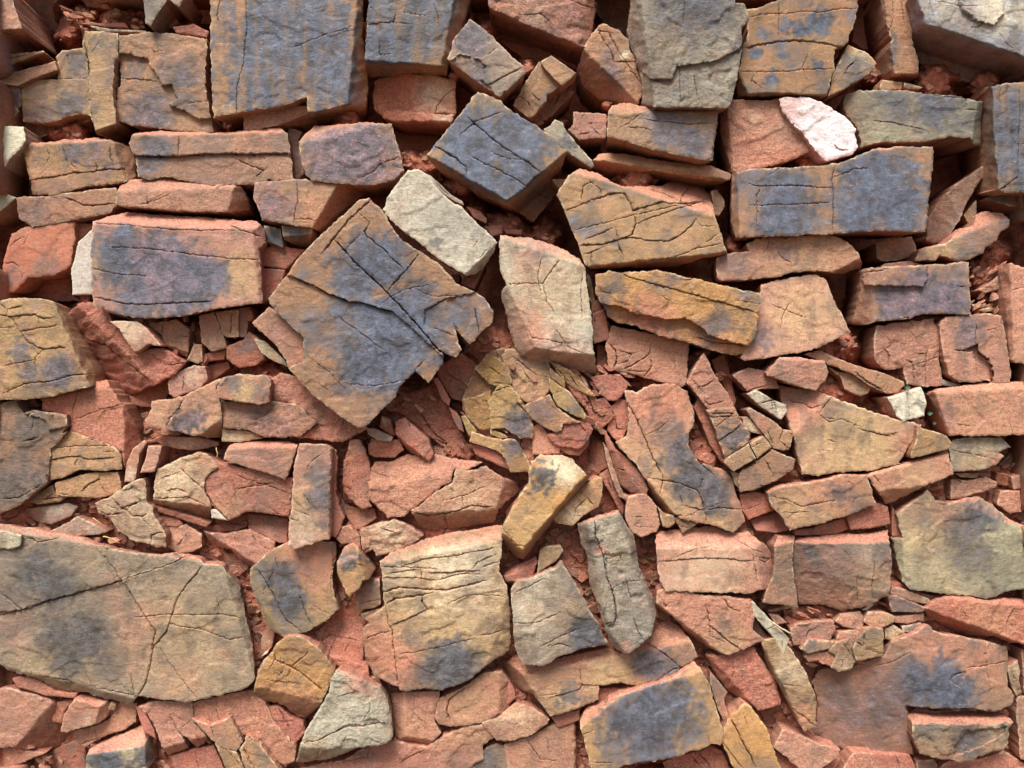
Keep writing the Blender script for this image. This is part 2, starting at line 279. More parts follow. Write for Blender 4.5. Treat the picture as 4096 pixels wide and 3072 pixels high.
S("p4","745,270 1000,200 1500,230 2060,270 2130,330 2135,440 2080,500 2095,620 2110,870 2105,925 1940,945 1700,980 1450,1035 1260,1050 1080,1045 920,1010 840,970 755,960 735,830 730,620",f="755,300 2000,340 1400,210 4;2040,400 2085,900 2125,600 1.5",c="860,480 1130,490 1300,505 1560,540 1860,575 2090,580:.8;740,650 900,690 1200,715:.5;750,885 900,910 1000,935 1200,940 1700,915:.9;760,285 1100,310 1380,340 1900,345:.8;1445,290 1455,335;1860,310 1940,345 2110,400",b="1000,560,260,.9;1250,650,300,1;1500,750,280,1;1650,720,200,.9;1150,850,240,.9;1400,880,220,.9;1000,420,140,.9;1250,430,130,.8;850,700,120,.6",k="1900,700,220,.7;1300,980,300,.4;820,600,160,.6",s=.25,r=.6,n="wide slab with a large slate-blue centre and red upper ledge")
S("r0","2080,500 2200,465 2450,500 2300,655 2100,632")
S("r0","2098,645 2290,662 2250,850 2112,930")
S("r1.5","90,370 200,320 600,270 605,420 570,560 570,630 430,705 320,715 220,722 100,850 10,860 0,740 30,600",c="25,610 100,605 160,640:1.2;170,680 180,730:.6",b="100,700,100,.35;380,650,150,.3",s=.3,r=.7,rust=.7)
S("r-3","570,645 570,860 640,910 440,915 320,880 100,870 120,840 230,730 430,710")
S("w2","625,440 740,330 747,300 740,860 580,865 570,650 600,560",s=0,r=.5,n="thin pale green-grey upright slip beside the blue-centred slab")
S("r0","600,280 740,290 740,330 640,415 605,410")
S("k4","-170,930 20,905 150,885 320,890 430,915 510,1010 560,1160 690,1330 760,1500 740,1590 520,1650 370,1690 -170,1720",f="420,900 720,1600 640,1200 4.5",c="0,940 60,985 60,1030;60,980 180,950;0,1025 90,1040 280,1020 340,1055 440,1045:1.3;80,1040 160,1160 330,1130 480,1105:1.2;160,1160 220,1240 340,1305 530,1280:1.3;310,1050 325,1130:.7;340,1305 290,1365 280,1420 300,1500:1.3;0,1440 260,1390:.8;30,1659 200,1580 400,1560 600,1505 740,1500:1.3;0,1130 120,1120:.7",b="470,1480,150,.8;170,1320,110,.6;230,1480,90,.6;250,930,90,.3",s=.3,n="ochre block broken by a network of open cracks on the left edge")
S("r2","530,1010 600,960 620,930 740,920 880,1010 900,1090 1000,1180 1080,1320 1300,1290 1500,1400 1400,1510 1090,1659 1000,1680 900,1600 740,1400 660,1280 560,1140",f="620,950 1240,1570 620,1250 4",r=2,c="690,1215 850,1270 1000,1400 1200,1550:1.2",s=.5,n="long red stone sloping down to the right with a rough left flank")
S("p3.5","880,1075 1100,1075 1180,1130 1300,1280 1190,1260 1090,1340 1040,1270 960,1140",f="1090,1330 1300,1270 1180,1340 2",w="1020,1130,140,.6",s=.3,n="light pink wedge below the blue-centred slab")
S("p1","1190,1100 1420,1060 1520,1140 1510,1340 1500,1370 1350,1300 1320,1250 1290,1180",c="1310,1100 1300,1230",f="1330,1260 1500,1320 1420,1360 1.5")
S("p1","1510,1370 1560,1260 1620,1260 1630,1400 1590,1415 1500,1385")
S("p1","1600,1030 1720,1000 1800,1200 1820,1290 1700,1320 1620,1250 1610,1130")
S("p1","1730,1000 1920,980 1920,1200 1840,1205 1790,1190 1760,1080",c="1870,1000 1850,1190")
S("p.5","1922,970 2010,960 1980,1210 1925,1200")
S("r0","1640,1340 1820,1300 1800,1380 1650,1400")
S("r1","1820,1280 1960,1220 2000,1160 2080,1210 2130,1380 2050,1430 1920,1450 1820,1380",b="1980,1260,80,.5",r=1.5)
S("p1.5","1360,1659 1350,1560 1400,1490 1560,1430 1650,1440 1670,1540 1600,1620 1480,1659 1400,1690",c="1480,1510 1470,1640",w="1560,1530,80,.4")
S("r-1","1655,1435 1830,1400 1850,1450 1700,1560 1672,1530",c="1660,1500 1670,1560")
T(1000,750)
S("k3","40,-40 400,-70 720,-30 960,10 740,190 540,345 500,325 340,305 100,262 60,160 25,70",f="700,-20 515,310 760,150 6",c="380,-40 385,120 370,170 350,300:1.3;360,260 470,255 525,270:1",b="150,150,160,.7;300,80,130,.4",s=.45,rust=.5)
S("g1","110,305 240,330 255,400 265,490 170,465 130,430",b="190,390,90,.7",s=.1,f="140,430 262,480 200,490 1.5")
S("g2","250,305 500,325 480,480 380,470 270,415",f="265,400 480,375 400,480 3.5",b="370,350,90,.6",s=.1)
S("k6","480,475 880,95 960,85 1070,190 1150,330 1230,430 1390,525 1520,610 1660,770 1880,880 1960,1000 1950,1080 1770,1262 1650,1130 1700,1300 1660,1365 1580,1340 1500,1290 1560,1340 1550,1420 1435,1575 1330,1475 1200,1600 1165,1690 912,1936 840,1915 500,1670 310,1450 430,1400 430,1200 250,1040 155,930 150,890 300,700 400,550",c="670,415 840,600 960,710 1100,840 1220,970 1350,1110 1480,1270 1560,1350:1.9;980,90 870,190 790,260 670,410 575,535:1.6;1350,540 1270,650 1190,740 1130,800 1110,840:1.9;965,280 920,350 930,385 1080,500 1180,610 1250,660:1.1;340,715 460,770 600,840 800,920 900,930 1050,975 1160,1005:1.4;1450,970 1560,905 1670,880:1.1;1810,960 1840,1170:.8;1640,1090 1680,1170;870,200 960,280:.5;770,500 890,380:.5;1330,1470 1400,1390:.6;700,1030 900,1180 1080,1310:.4;550,1570 650,1659:.6;1480,1130 1660,1200:.5",L="100,700 340,715 460,770 600,840 800,920 900,930 1050,975 1160,1005 1600,1400 1600,2000 0,2000:-.6;1400,985 1560,905 1700,870 2000,800 2000,1400 1700,1400 1400,1100:-.4",b="1000,600,270,.95;850,750,220,.8;1200,1150,380,1;1050,1350,380,.95;1000,1050,240,.9;1350,850,160,.7;1200,450,110,.6;1700,1020,170,.6;650,580,90,.5;750,1000,180,.6;1500,1200,140,.5",s=.08,r=.9,n="largest slab, tilted corner-down in the middle, blue and ochre with wide open cracks")
S("p4","150,960 440,1180 440,1420 310,1455 290,1390 180,1240 15,1090",s=.35,b="250,1200,150,.3")
S("g2.5","30,1215 120,1235 220,1330 290,1400 310,1445 180,1390 90,1330",w="150,1330,100,.3")
S("w6","1165,-10 1200,-60 1270,-140 1350,-150 1420,-110 1500,0 1620,110 1700,150 1800,260 1990,440 1960,520 1890,630 1820,690 1740,710 1520,580 1400,470 1230,350 1130,260 1070,180 1100,80",s=.02,r=1.1,gr=1,b="1600,330,250,.25;1500,430,60,.5;1850,350,120,.35",c="1800,480 1830,420:.5",f="1990,440 1740,700 1960,560 1.5",n="pale grey smooth oblong stone lying diagonally above the big tilted slab")
S("r1","1690,770 1790,690 1905,600 1830,760 1800,820")
S("r0","1620,690 1690,700 1680,770 1640,740")
S("w3","1420,-110 1460,-90 1540,-20 1620,60 1710,110 1720,140 1640,105 1520,25",c="1500,-30 1620,80:.8")
S("r2","1740,150 1850,190 1905,250 1900,285 1800,240")
S("r1","1880,310 2030,300 2030,370 1950,390")
S("r1","2040,330 2190,340 2180,380 2060,370")
T(2000,750)
S("k4.5","550,-100 640,-155 780,-120 980,-10 1300,-10 1400,-70 1480,-70 1640,-20 1690,90 1770,330 1830,535 1640,560 1420,640 1200,650 1010,640 730,655 680,615 630,450 560,300 490,110 455,60 470,20",f="1010,605 1700,535 1300,640 4;600,-120 980,0 900,-60 2",c="650,110 670,-10 730,-45 800,10 830,65;740,100 860,60 920,45 1000,50 1040,110 1070,185 1300,115 1370,130 1480,130 1660,120:1.4;1070,185 1095,290 1060,380 970,415 830,460 630,465:1.3;945,420 960,480 1000,570:1.6;930,320 950,410;970,415 1060,400 1200,430 1360,430 1470,370 1560,280 1580,250:1;1580,260 1620,310 1720,310:.6;670,540 740,520 830,480:.8;735,520 730,630:.8;600,345 900,270 1080,220 1450,140:.7;1100,290 1400,180 1660,95:.6;680,420 900,330:.7;1450,110 1460,70 1530,-10:.9;520,190 740,100:.6;1100,610 1400,560 1580,490 1780,450:.8;1650,450 1760,370:.6",s=.12,r=.7,gr=.6,n="large ochre block covered in a fine network of cracks")
S("w4","0,380 240,400 450,470 640,570 685,640 700,800 740,1100 760,1350 780,1500 720,1505 560,1460 170,1380 110,1260 60,1050 15,900 10,830 50,790 0,650",f="60,790 250,1210 60,1050 2.5;100,440 680,630 450,460 2.5;150,1275 760,1355 450,1440 3",c="60,780 200,770 345,770 420,660 485,580:1;345,770 380,920 460,1030:.4;220,1150 260,1210 400,1230 560,1260:.6;660,1050 650,850 665,680:.5",k="400,800,400,.6",p="150,1250,300,.7;500,1450,250,.6;250,600,120,.4",b="330,510,130,.4",s=.3,n="buff upright stone with red lower edge right of the big tilted slab")
S("k4.5","770,700 880,665 960,690 1270,660 1560,730 1800,790 2090,850 2100,900 2080,990 2040,1210 1960,1340 1900,1350 1780,1330 1500,1240 1280,1190 1100,1110 950,1090 870,1040 840,960 800,900 765,830",L="820,930 960,955 1060,1005 1250,1045 1350,1065 1480,1050 1620,1130 1680,1190 2010,1280 1950,1450 700,1250:-1.8",c="970,690 1200,770 1400,815 1650,890 1850,945 2060,1010:1.1;1900,910 2080,940:.5;780,835 900,860:.5;1550,1200 1750,1250 2000,1275:.8;1300,870 1370,910:.8",s=.1,r=1.5,y=.6,p="1200,1120,250,.9;1700,1250,200,.6",n="bright ochre plank-shaped stone sloping gently to the right")
S("k1","700,690 730,720 760,890 760,915 720,915 705,800")
S("r1","730,920 800,900 820,990 740,1005")
S("r1","745,1010 840,970 860,1070 885,1220 760,1255 740,1200",c="750,1100 770,1030;790,1090 860,1070:.7")
S("p1","850,1270 900,1110 1300,1190 1520,1250 1500,1580 1470,1605 1160,1530 970,1480 920,1470 870,1460",c="870,1250 930,1310 940,1380 915,1460:1.6;950,1310 1055,1340 1030,1400 950,1420:.8;980,1470 1100,1410 1200,1340 1215,1265:1.1;1215,1360 1220,1440 1165,1520:1.1;1000,1470 1170,1480:.8;1400,1360 1410,1450:.7",s=.5)
S("r-1","780,1260 850,1275 870,1460 780,1470")
T(2996,750)
S("p3","100,780 350,720 540,700 620,740 660,850 700,950 780,1080 820,1160 740,1200 560,1290 400,1330 200,1360 -30,1395 -70,1370 20,1230 75,990",c="180,940 300,990 470,1050:.5;540,1095 570,1110;360,1150 390,1190:.7",b="110,1190,110,.6;560,1000,120,.2",k="450,1020,280,.8",s=.35,t="0,1",n="pink and buff block right of the ochre plank-shaped stone")
S("p3","-20,460 60,410 230,400 500,385 700,390 800,450 880,520 915,600 900,650 760,690 700,690 550,670 380,680 230,720 -60,745 -250,740 -265,620 -250,560 -100,520 0,515",f="700,670 910,560 880,660 3",c="220,480 260,560 340,610 350,650:.8",b="310,530,100,.5;-150,620,160,.45;0,680,120,.3",k="500,550,300,.4",s=.35,n="long pinkish stone below the two-halved blue block")
S("p-1","1020,450 1080,420 1310,395 1345,470 1345,550 1200,585 1080,595 1030,570")
S("p1","1060,635 1100,610 1290,590 1400,620 1590,630 1380,640 1150,648")
S("p3.5","905,660 1070,640 1400,625 1770,600 1785,1020 1650,1015 1380,1020 1250,1060 1020,1080 910,1105 830,1090 880,900 900,800",L="900,640 1430,620 1430,740 1400,800 920,790:.9",f="980,820 1020,1080 850,1050 4",c="920,690 1060,670 1120,655:1;1680,795 1740,795:1.2",b="1350,920,270,1;1150,920,160,.9;1600,880,180,.9;1650,720,150,.5;1700,960,100,.8",s=.35,r=.6,n="brick-like block, red above and blue-grey below, on the right")
S("b0","1430,430 1440,250 1530,110 1640,-10 1900,-190 1930,-180 1890,-90 1820,0 1740,160 1700,260 1640,340 1600,420 1500,450",f="1650,0 1690,300 1480,300 3",n="dark pointed stone leaning in a deep gap at the right")
S("k-1","1730,220 1830,100 1835,200 1820,290 1760,280")
S("b2","1340,590 1370,500 1500,460 1600,440 1700,330 1800,310 1830,220 1900,190 2040,205 2100,260 2100,310 2020,360 1990,430 1900,480 1880,530 1760,580 1690,600 1600,560 1530,545 1500,590 1440,580",f="1380,520 2050,260 1700,300 2.5",b="1780,400,120,.3",k="1600,510,200,.6;2050,250,80,.8",s=.25,n="curved brown flake jutting out below the leaning dark stone")
S("b0","1990,30 2160,40 2180,160 2100,150 1900,90")
S("k1","2175,40 2400,20 2400,160 2190,160")
S("p4","2000,640 2100,605 2200,640 2400,650 2400,1420 2150,1410 2110,1380 2080,1100 2040,800",f="2100,640 2130,1400 2030,900 3",c="2110,830 2212,800:.6;2140,680 2160,750:.6",s=.6,r=.7)
S("p2","1000,1180 1020,1115 1300,1075 1480,1055 1525,1160 1550,1590 1430,1605 1270,1585 1240,1450 1130,1470 1060,1450 1010,1380",c="1320,1590 1325,1480 1310,1400 1260,1390:1.3;1425,1600 1420,1440 1430,1310;1330,1330 1415,1335;1080,1300 1120,1330 1130,1450:1.6;1110,1210 1150,1300",s=.4,tx="v",r=1.4,n="pink block split into upright splinters at its foot")
S("p3","1530,1100 1580,1040 1900,1010 2030,1030 2060,1150 2080,1300 2110,1520 2090,1580 2000,1580 1900,1550 1820,1570 1690,1565 1610,1510 1560,1350",L="1650,1310 1740,1310 1800,1280 1840,1260 1850,1320 1930,1380 1970,1500 1960,1570 1830,1500 1800,1320:-1.5",c="1830,1110 1815,1240 1860,1340 1935,1390 1975,1550:1.2;1640,1310 1730,1310 1840,1265:1.3",b="1760,1150,170,.6;2000,1450,110,.3",s=.35,tx="v")
S("w1","1550,1540 1720,1590 1720,1615 1630,1605 1550,1585")
S("p4","250,1365 440,1370 610,1395 640,1480 610,1560 540,1635 370,1590 150,1515 140,1490 190,1430",f="250,1385 600,1410 440,1365 1",s=.35,n="small diamond-shaped pink stone")
S("k2","440,1340 560,1310 700,1370 860,1430 1040,1480 1240,1560 1250,1590 1200,1650 1120,1659 980,1600 840,1500 700,1440 620,1420",c="840,1470 960,1570 1100,1640:1.2;1040,1510 1010,1560;1130,1570 1100,1630",s=.4)
S("p1","630,1440 720,1480 840,1500 980,1590 970,1650 900,1680 770,1620 740,1530")
S("p1","1840,830 1960,750 2010,700 2020,760 2010,820 1900,850",r=2)
S("k1","1790,940 1900,930 1930,960 1820,975")
S("k1","1830,985 1950,960 2030,985 1900,1002")
T(0,1500)
S("b3","-170,230 20,230 130,195 180,310 260,280 530,320 540,410 500,470 540,450 480,540 410,590 395,690 380,860 230,990 90,1080 0,1110 -170,1110",c="195,535 270,515 315,500:2.2;375,750 375,860:1.3;0,1000 150,990 340,880:.8;310,420 320,500:.5",L="180,310 260,270 540,310 550,410 400,450 370,360:.5",b="250,420,230,.55;150,820,260,.6;60,950,160,.6",y=.2,s=.15,r=1.2,q=.1,n="dark olive block with blackish blotches on the left edge")
S("r2","180,180 640,60 860,40 960,210 1000,240 1100,430 1150,560 1060,620 1010,760 980,620 760,520 560,450 560,330 340,280 330,190",f="990,240 1000,640 1130,450 4;350,200 900,90 620,60 1.5",c="630,110 590,280 590,410:1.4;600,360 760,300 1000,230:.8;330,180 330,250 350,290:1",s=.6,n="red dusted block behind the dark olive one")
S("k2.5","490,500 560,450 760,520 900,570 960,620 980,760 800,770 640,760 500,830 385,850 395,690 410,590",c="395,690 560,655 640,655 700,680 920,665:1.2;570,580 560,650:.5;420,590 600,570 900,570:.5;640,660 600,720 640,770:.6;840,670 850,760:.6;700,510 920,580:.5",y=.15,s=.25,b="460,720,100,.3",n="yellow-brown layered stone with broken level beds")
S("k2","440,870 560,830 700,790 880,785 950,780 975,900 960,950 800,990 500,975 450,950",c="800,790 795,840 700,890 640,950:1.1;790,850 860,960:.7;445,950 560,960:.7",y=.2,s=.4)
S("k1.5","220,990 300,950 430,880 440,940 530,980 480,1020 300,1040 230,1020",c="300,950 350,960;430,960 360,1000 480,985:1.2;370,900 380,950",r=2)
S("g1","190,1080 340,1060 550,1030 620,1060 560,1140 410,1200 330,1190 220,1150",f="330,1070 410,1190 220,1150 1.5",w="450,1090,100,.3",s=.4)
S("k1","90,1050 220,1000 210,1030 130,1060")
S("g1.5","410,1250 560,1180 620,1135 740,1190 870,1260 800,1280 620,1300 480,1290",s=.5,c="430,1260 500,1290:.8")
S("p.5","150,1270 250,1255 460,1310 280,1345 200,1320",s=.4)
S("k3","760,1030 900,970 1050,870 1170,825 1180,1020 1230,1060 1260,1160 1340,1290 1330,1385 1250,1385 1200,1360 1060,1330 950,1260 880,1150 800,1110",c="900,980 970,1070 1010,1080 1060,1130 1150,1140 1200,1110:1.6;970,1070 1130,1020:1.4;1030,1080 1060,1040 1140,1015:1.4;1110,980 1140,1010;980,930 1080,900:1;880,1120 1000,1110;1150,1150 1220,1220:.8;1215,1370 1220,1290 1320,1260:1.8;800,1090 860,1120 950,1120:.8;850,1040 960,1080:.6",w="1100,1150,300,.5;1000,950,200,.4",y=.1,s=.2,r=1.5,n="pale yellowish stone shattered into small blocks")
S("p3","1160,525 1180,545 1120,640 1090,830 1075,860 1000,860 1020,700 1070,590",s=.4,w="1050,800,60,.5",n="left one of two narrow upright slips")
S("p3","1190,570 1300,570 1290,620 1240,780 1130,785 1170,670",s=.4,n="right one of two narrow upright slips")
S("r1","1240,520 1300,490 1450,500 1600,500 1760,545 1750,570 1560,605 1400,590 1290,560",w="1520,540,110,.35",s=.5)
S("r-2","1150,520 1220,430 1330,470 1250,520 1190,560",r=2)
S("r-2","880,40 1060,170 1400,0 1390,80 1340,180 1200,260 1000,230")
S("p3.5","1160,370 1210,280 1220,210 1480,170 1700,60 1790,20 1740,90 1780,300 1785,500 1720,505 1550,490 1330,440 1180,400",c="1480,190 1440,270 1370,340 1335,430:1.6",f="1740,390 1600,480 1780,470 2;1785,320 1640,480 1790,480 1",b="1450,400,110,1;1560,360,90,.9;1600,230,120,.25",s=.35,n="pink block with a sharp dark blue blotch on its lower edge")
S("p4","1745,90 1800,20 1920,-10 2130,0 2175,40 2165,220 2080,240 1920,215 1755,185",b="1850,50,110,.5;2090,150,90,.4",y=.1,k="1960,110,110,1",s=.15,n="small rounded-square stone with an ochre stain, set proud")
S("p2.5","1775,200 2000,230 2212,210 2400,240 2560,390 2400,500 2120,500 1990,440 1800,430 1785,330",b="2100,350,160,.6;2300,400,120,.6;2450,260,80,.3",r=1.8,s=.4)
S("p2","2170,30 2260,-20 2620,60 2750,250 2960,430 2750,540 2400,510 2560,390 2400,240 2190,200",s=.6,r=2.2)
S("k2","1785,435 1980,450 2090,490 2120,510 1930,540 1780,535",w="1850,500,90,.4")
S("p3","1810,620 1850,560 2000,530 2300,530 2390,560 2330,760 2290,845 2212,810 1950,730 1800,680",b="1950,650,120,.4;2150,640,160,.5;2250,760,100,.4",s=.45,f="1830,600 2350,580 2100,530 2")
S("p2.5","1260,760 1400,690 1600,620 1700,660 1750,740 1650,830 1640,930 1690,1030 1690,1180 1500,1150 1250,1040 1230,1000 1240,880",f="1230,1000 1700,1060 1450,1140 3",c="1450,750 1530,830 1640,930:1.3;1340,930 1430,915 1500,940:1.3;1240,990 1500,980 1640,1040:.7;1300,830 1450,780:.6",w="1420,890,240,.45",k="1400,800,200,.5",s=.3,r=1.6,n="knobbly buff and red stone left of centre low down")
S("r2","1700,660 1760,700 2100,770 2350,830 2340,1070 2320,1140 2200,1120 1980,1100 1840,1170 1700,1050 1640,930 1605,830 1740,770",c="1610,840 1650,930 1700,1020 1830,1170:1.6;1870,830 1900,1000:.6;1900,920 2050,890 2130,880 2340,960:.8;2060,830 2070,870 2200,880:.7",b="1800,920,100,.3;2050,1030,140,.3",k="1830,1080,140,.6",s=.4,r=1.4)
S("r1","1270,1120 1430,1150 1470,1200 1440,1225 1320,1215 1280,1190",s=.5)
S("p1","1330,1230 1500,1200 1620,1280 1620,1380 1560,1420 1440,1440 1340,1380",c="1360,1240 1350,1380:1.2;1500,1290 1420,1380",s=.4)
S("r0","1440,1170 1620,1210 1990,1210 1900,1260 1720,1260 1560,1230",r=2)
S("r1.5","1260,1050 1450,1110 1690,1190 1660,1230 1450,1160 1270,1100",r=2.2)
S("w2","1695,1080 1740,1080 1830,1170 1700,1150")
S("p1","1630,1250 1800,1280 2000,1240 2212,1340 2200,1400 2090,1510 2020,1540 1920,1480 1860,1400 1700,1370",b="1720,1330,80,.4",f="1640,1250 1870,1400 1700,1370 2",c="1880,1330 1900,1280:.8;2030,1290 2060,1340",s=.55)
S("r0","1990,1110 2320,1150 2310,1350 2240,1350 2000,1230",t="0,1")
S("r-1","1560,1440 1700,1400 1880,1470 1970,1640 1900,1620 1800,1520")
# big bottom-left slab
S("g4","-170,1230 60,1255 170,1290 160,1370 100,1400 -170,1390",w="60,1320,150,.3",s=.1)
T(1000,1500)
S("r2","390,560 600,560 650,590 690,600 700,760 690,960 760,1150 690,1310 650,1290 640,1330 340,1330 300,1380 330,1080 350,780",t="0,.5",s=.3)
S("p4.5","395,550 600,555 660,595 645,900 655,1200 640,1320 520,1350 350,1405 310,1385 315,1200 335,1000 350,770",b="570,800,130,.6;570,1000,130,.8;610,1180,80,.6;500,720,120,.3",k="430,1050,180,.7",w="450,1270,170,.35",s=.3,r=.9,c="390,1180 310,1150:.6;350,1080 480,1130:.4",f="650,600 640,1320 690,900 3",n="smooth upright grey-pink stone like a thick tablet")
S("r1.5","790,580 810,515 880,520 930,600 960,720 980,860 960,1010 980,1060 900,1080 800,1000 745,930 750,700",c="770,760 800,690",f="760,700 760,950 720,800 2",w="860,560,60,.4",s=.5,r=1.5,n="knobbly finger-shaped red stone")
S("r0","700,900 760,1030 820,1060 1000,1070 1020,1150 900,1230 870,1250 800,1180 760,1100",t="0,1")
S("r1","950,560 1010,510 1200,520 1240,600 1160,665 1000,660 955,640",s=.5)
S("g2","940,430 1000,430 1150,500 1130,540 1020,520 950,480",f="950,430 1130,500 1050,420 1",s=.3)
S("r1","1060,330 1130,360 1170,490 1130,480 1040,420",w="1090,350,40,.5")
S("r2","1170,380 1240,340 1330,420 1440,520 1480,640 1440,700 1370,650 1290,640 1230,560 1170,470",f="1230,520 1430,690 1300,640 2;1300,400 1460,560 1400,450 1",b="1290,440,110,.4",s=.5,r=1.1)
S("r-1","1210,160 1340,130 1480,60 1560,180 1640,330 1700,460 1760,560 1800,640 1760,690 1640,640 1480,520 1330,400 1240,320 1140,260",r=2.4,c="1370,300 1490,480 1600,560:1.4;1500,520 1580,560 1640,620:1.4",s=.7,t="0,1")
S("r1","1470,30 1510,20 1560,110 1610,200 1600,250 1540,200 1500,90",s=.3)
S("r1","1600,260 1660,300 1700,360 1720,460 1680,440 1640,370",b="1680,380,60,.4",s=.3)
S("r0","1480,-60 1700,-180 1860,-60 1900,60 1860,150 1730,220 1620,190 1540,60",s=.5,b="1750,120,130,.5",r=2,c="1560,-30 1700,60:.8")
S("p2","945,780 1000,700 1130,700 1250,640 1500,640 1680,680 1870,700 1760,760 1640,760 1620,850 1480,940 1340,1060 1240,1140 1110,1150 1010,1050 955,1000 960,900",f="960,900 1400,840 1100,680 2",c="980,770 1130,830:.6",k="1250,900,250,.3",s=.6,r=1.6,n="wide pink boulder with a rough scalloped lower edge")
S("p2.5","1290,1090 1350,1060 1480,950 1630,860 1660,750 1770,770 1890,730 2040,830 2150,860 2170,930 2000,1080 1960,1190 1860,1200 1640,1250 1590,1230 1470,1260 1380,1230 1330,1160",f="2040,840 1950,1190 2170,930 4;1300,1110 1950,1080 1600,1240 2.5",c="1290,1100 1440,1130 1600,1110 1780,1050 1940,1060:1.2;1560,1130 1590,1220:1;1700,930 1720,1050:.5;1560,1010 1750,960 1880,900:.5",w="1700,1040,220,.35",k="1750,1000,220,.7",s=.4,r=1.5,n="buff-faced pink boulder below the middle")
S("p2","890,1240 970,1210 1040,1190 1160,1160 1260,1200 1400,1290 1300,1370 1150,1430 1020,1460 990,1400 920,1440 890,1340",w="1100,1290,170,.5",k="1060,1280,170,.7",c="1050,1230 1180,1270:1",r=2.4,s=.4,n="lumpy pale knob above the crumbling buff block")
S("p2","690,1320 740,1220 800,1210 880,1290 890,1400 830,1350 740,1360",s=.6)
S("k4","700,1500 760,1380 830,1345 900,1430 960,1500 1010,1560 960,1640 900,1659 880,1720 790,1790 700,1590",f="830,1350 910,1600 970,1560 2.5;690,1540 830,1480 760,1390 2",b="780,1450,110,.7",y=.3,s=.1,n="faceted ochre and grey pointed stone")
T(2000,1500)
S("k5","255,700 330,640 470,640 580,670 680,780 720,820 640,930 430,1160 270,1380 180,1485 130,1470 10,1330 10,1250 90,1080 230,870 225,780",f="685,800 180,1400 480,1200 5;10,1260 160,1380 80,1440 4;260,720 590,870 480,660 1",c="20,1240 140,1370 200,1380:.6",b="330,830,120,.8",w="500,740,170,.8",k="200,1180,250,.6",y=.75,s=.03,n="prism-shaped stone with an ochre face and pale top leaning right")
S("b-3","680,620 740,480 790,560 870,740 830,820 720,740")
S("r0","40,1100 220,890 100,1080 60,1160")
S("k3","430,1160 560,1000 630,920 780,810 825,830 825,960 790,1060 700,1110 580,1215 450,1190",c="590,1090 650,1040 700,990 730,1020 760,1060:1;610,1080 590,1150:.7",w="600,1130,110,.5",y=.3,s=.25,f="440,1150 790,840 560,960 1.5")
S("r-1","430,1260 600,1200 650,1350 710,1600 700,1700 600,1660 560,1560 500,1440 420,1330")
S("r1","30,1600 120,1550 290,1460 300,1490 260,1640 130,1690 30,1660",s=.5)
S("g2","300,1590 305,1510 320,1410 370,1375 490,1370 510,1410 450,1500",k="400,1450,120,.6",y=.1,s=.3)
# yellow shattered cluster
S("b0.5","-310,200 -200,-60 -60,-200 60,-215 240,-205 400,-115 560,60 690,290 750,430 700,550 640,610 480,645 300,650 240,730 0,600 -250,440",c="-100,-100 200,200 400,450:1.6;-200,250 100,300 500,300:1.6;200,-150 250,200 150,600:1.4;0,0 400,100:1.2;-50,450 300,500 650,500:1.4",b="150,350,250,.6;400,350,220,.6;250,100,160,.4",p="560,480,200,.7;250,580,160,.7;-200,400,120,.6",y=.3,s=.35,r=2.6,n="crumpled ochre and dark grey rock shattered into flakes, right below the big tilted slab")
S("y1.9","-102,213 -6,73 90,84 154,170 250,330 272,448 261,512 165,512 36,427 -70,437 -81,298",c="130,200 220,320:1.2;-50,130 60,90 90,100:1",b="150,400,130,.9;120,270,70,.5",k="20,280,150,.6",r=1.4,n="mustard-yellow cracked stone in the middle of the shattered cluster")
S("y1.35","-299,193 -192,172 -74,118 -53,300 -53,429 -149,450 -256,354",c="-130,370 -60,340:.8;-150,200 -60,230:.6",r=1.5)
S("y1.35","-84,426 43,480 64,501 0,512 -74,480")
S("y1.9","-314,334 -282,323 -186,452 -196,494 -250,494")
S("y2.175","-249,539 -228,453 -110,496 17,518 39,646 -46,603 -142,571",k="-100,540,100,.5")
S("y2.45","-8,532 65,511 130,521 205,650 247,725 274,778 87,784 23,650",b="110,600,90,.8")
S("r1.35","-241,554 -144,564 -48,607 47,661 90,768 -16,725 -198,639",c="40,650 30,710")
S("g1.35","52,-214 244,-204 394,-118 416,106 266,255 148,191 84,95 -11,63 -76,-65",c="-60,-90 0,20 80,30:1.2;100,-150 300,0:.8;180,-60 240,60:.7",k="200,0,200,.5",y=.5,s=.4,r=2)
S("y1.9","-200,-52 -103,-169 -18,-137 67,-62 99,65 24,108 -82,76 -157,1",c="-50,60 30,70;-110,-80 40,20:.7",r=1.6)
S("b2.45","194,243 397,157 451,254 569,339 654,382 504,393 494,446 462,468 323,404 237,329",b="320,300,130,.5;300,240,100,.4",y=.3,r=1.2)
S("y2.45","390,18 422,39 561,135 625,221 689,317 679,360 604,328 465,253 401,114",c="430,150 500,130:.6",k="530,200,120,.5",b="600,260,70,.5",n="pointed yellow flake in the shattered cluster")
S("y1.9","395,-66 524,51 524,105 406,19")
S("r1.9","483,383 644,362 729,394 751,437 708,533 644,597 558,587 440,565 376,480 451,458",c="640,380 700,470:.8",b="640,460,90,.3",s=.3,r=1.6)
S("p1.35","252,421 316,389 488,592 477,630 381,640 263,640",s=.5)
S("r1.35","481,557 642,579 728,525 695,589 642,648 556,643 492,600")
S("r1.35","547,89 633,79 761,153 804,228 921,325 900,367 825,432 740,378 675,250 590,164",c="700,150 760,300 850,330:1.4;650,130 720,260:1",r=2.4,s=.4)
S("k1.9","406,-111 556,-46 685,81 770,167 749,177 599,113 492,28",c="450,-60 560,60;560,0 640,110:.8",r=2.2,y=.2)
S("r1.35","728,15 857,-6 964,-6 1033,68 1007,132 942,207 868,207 782,111",s=.5,r=1.3)
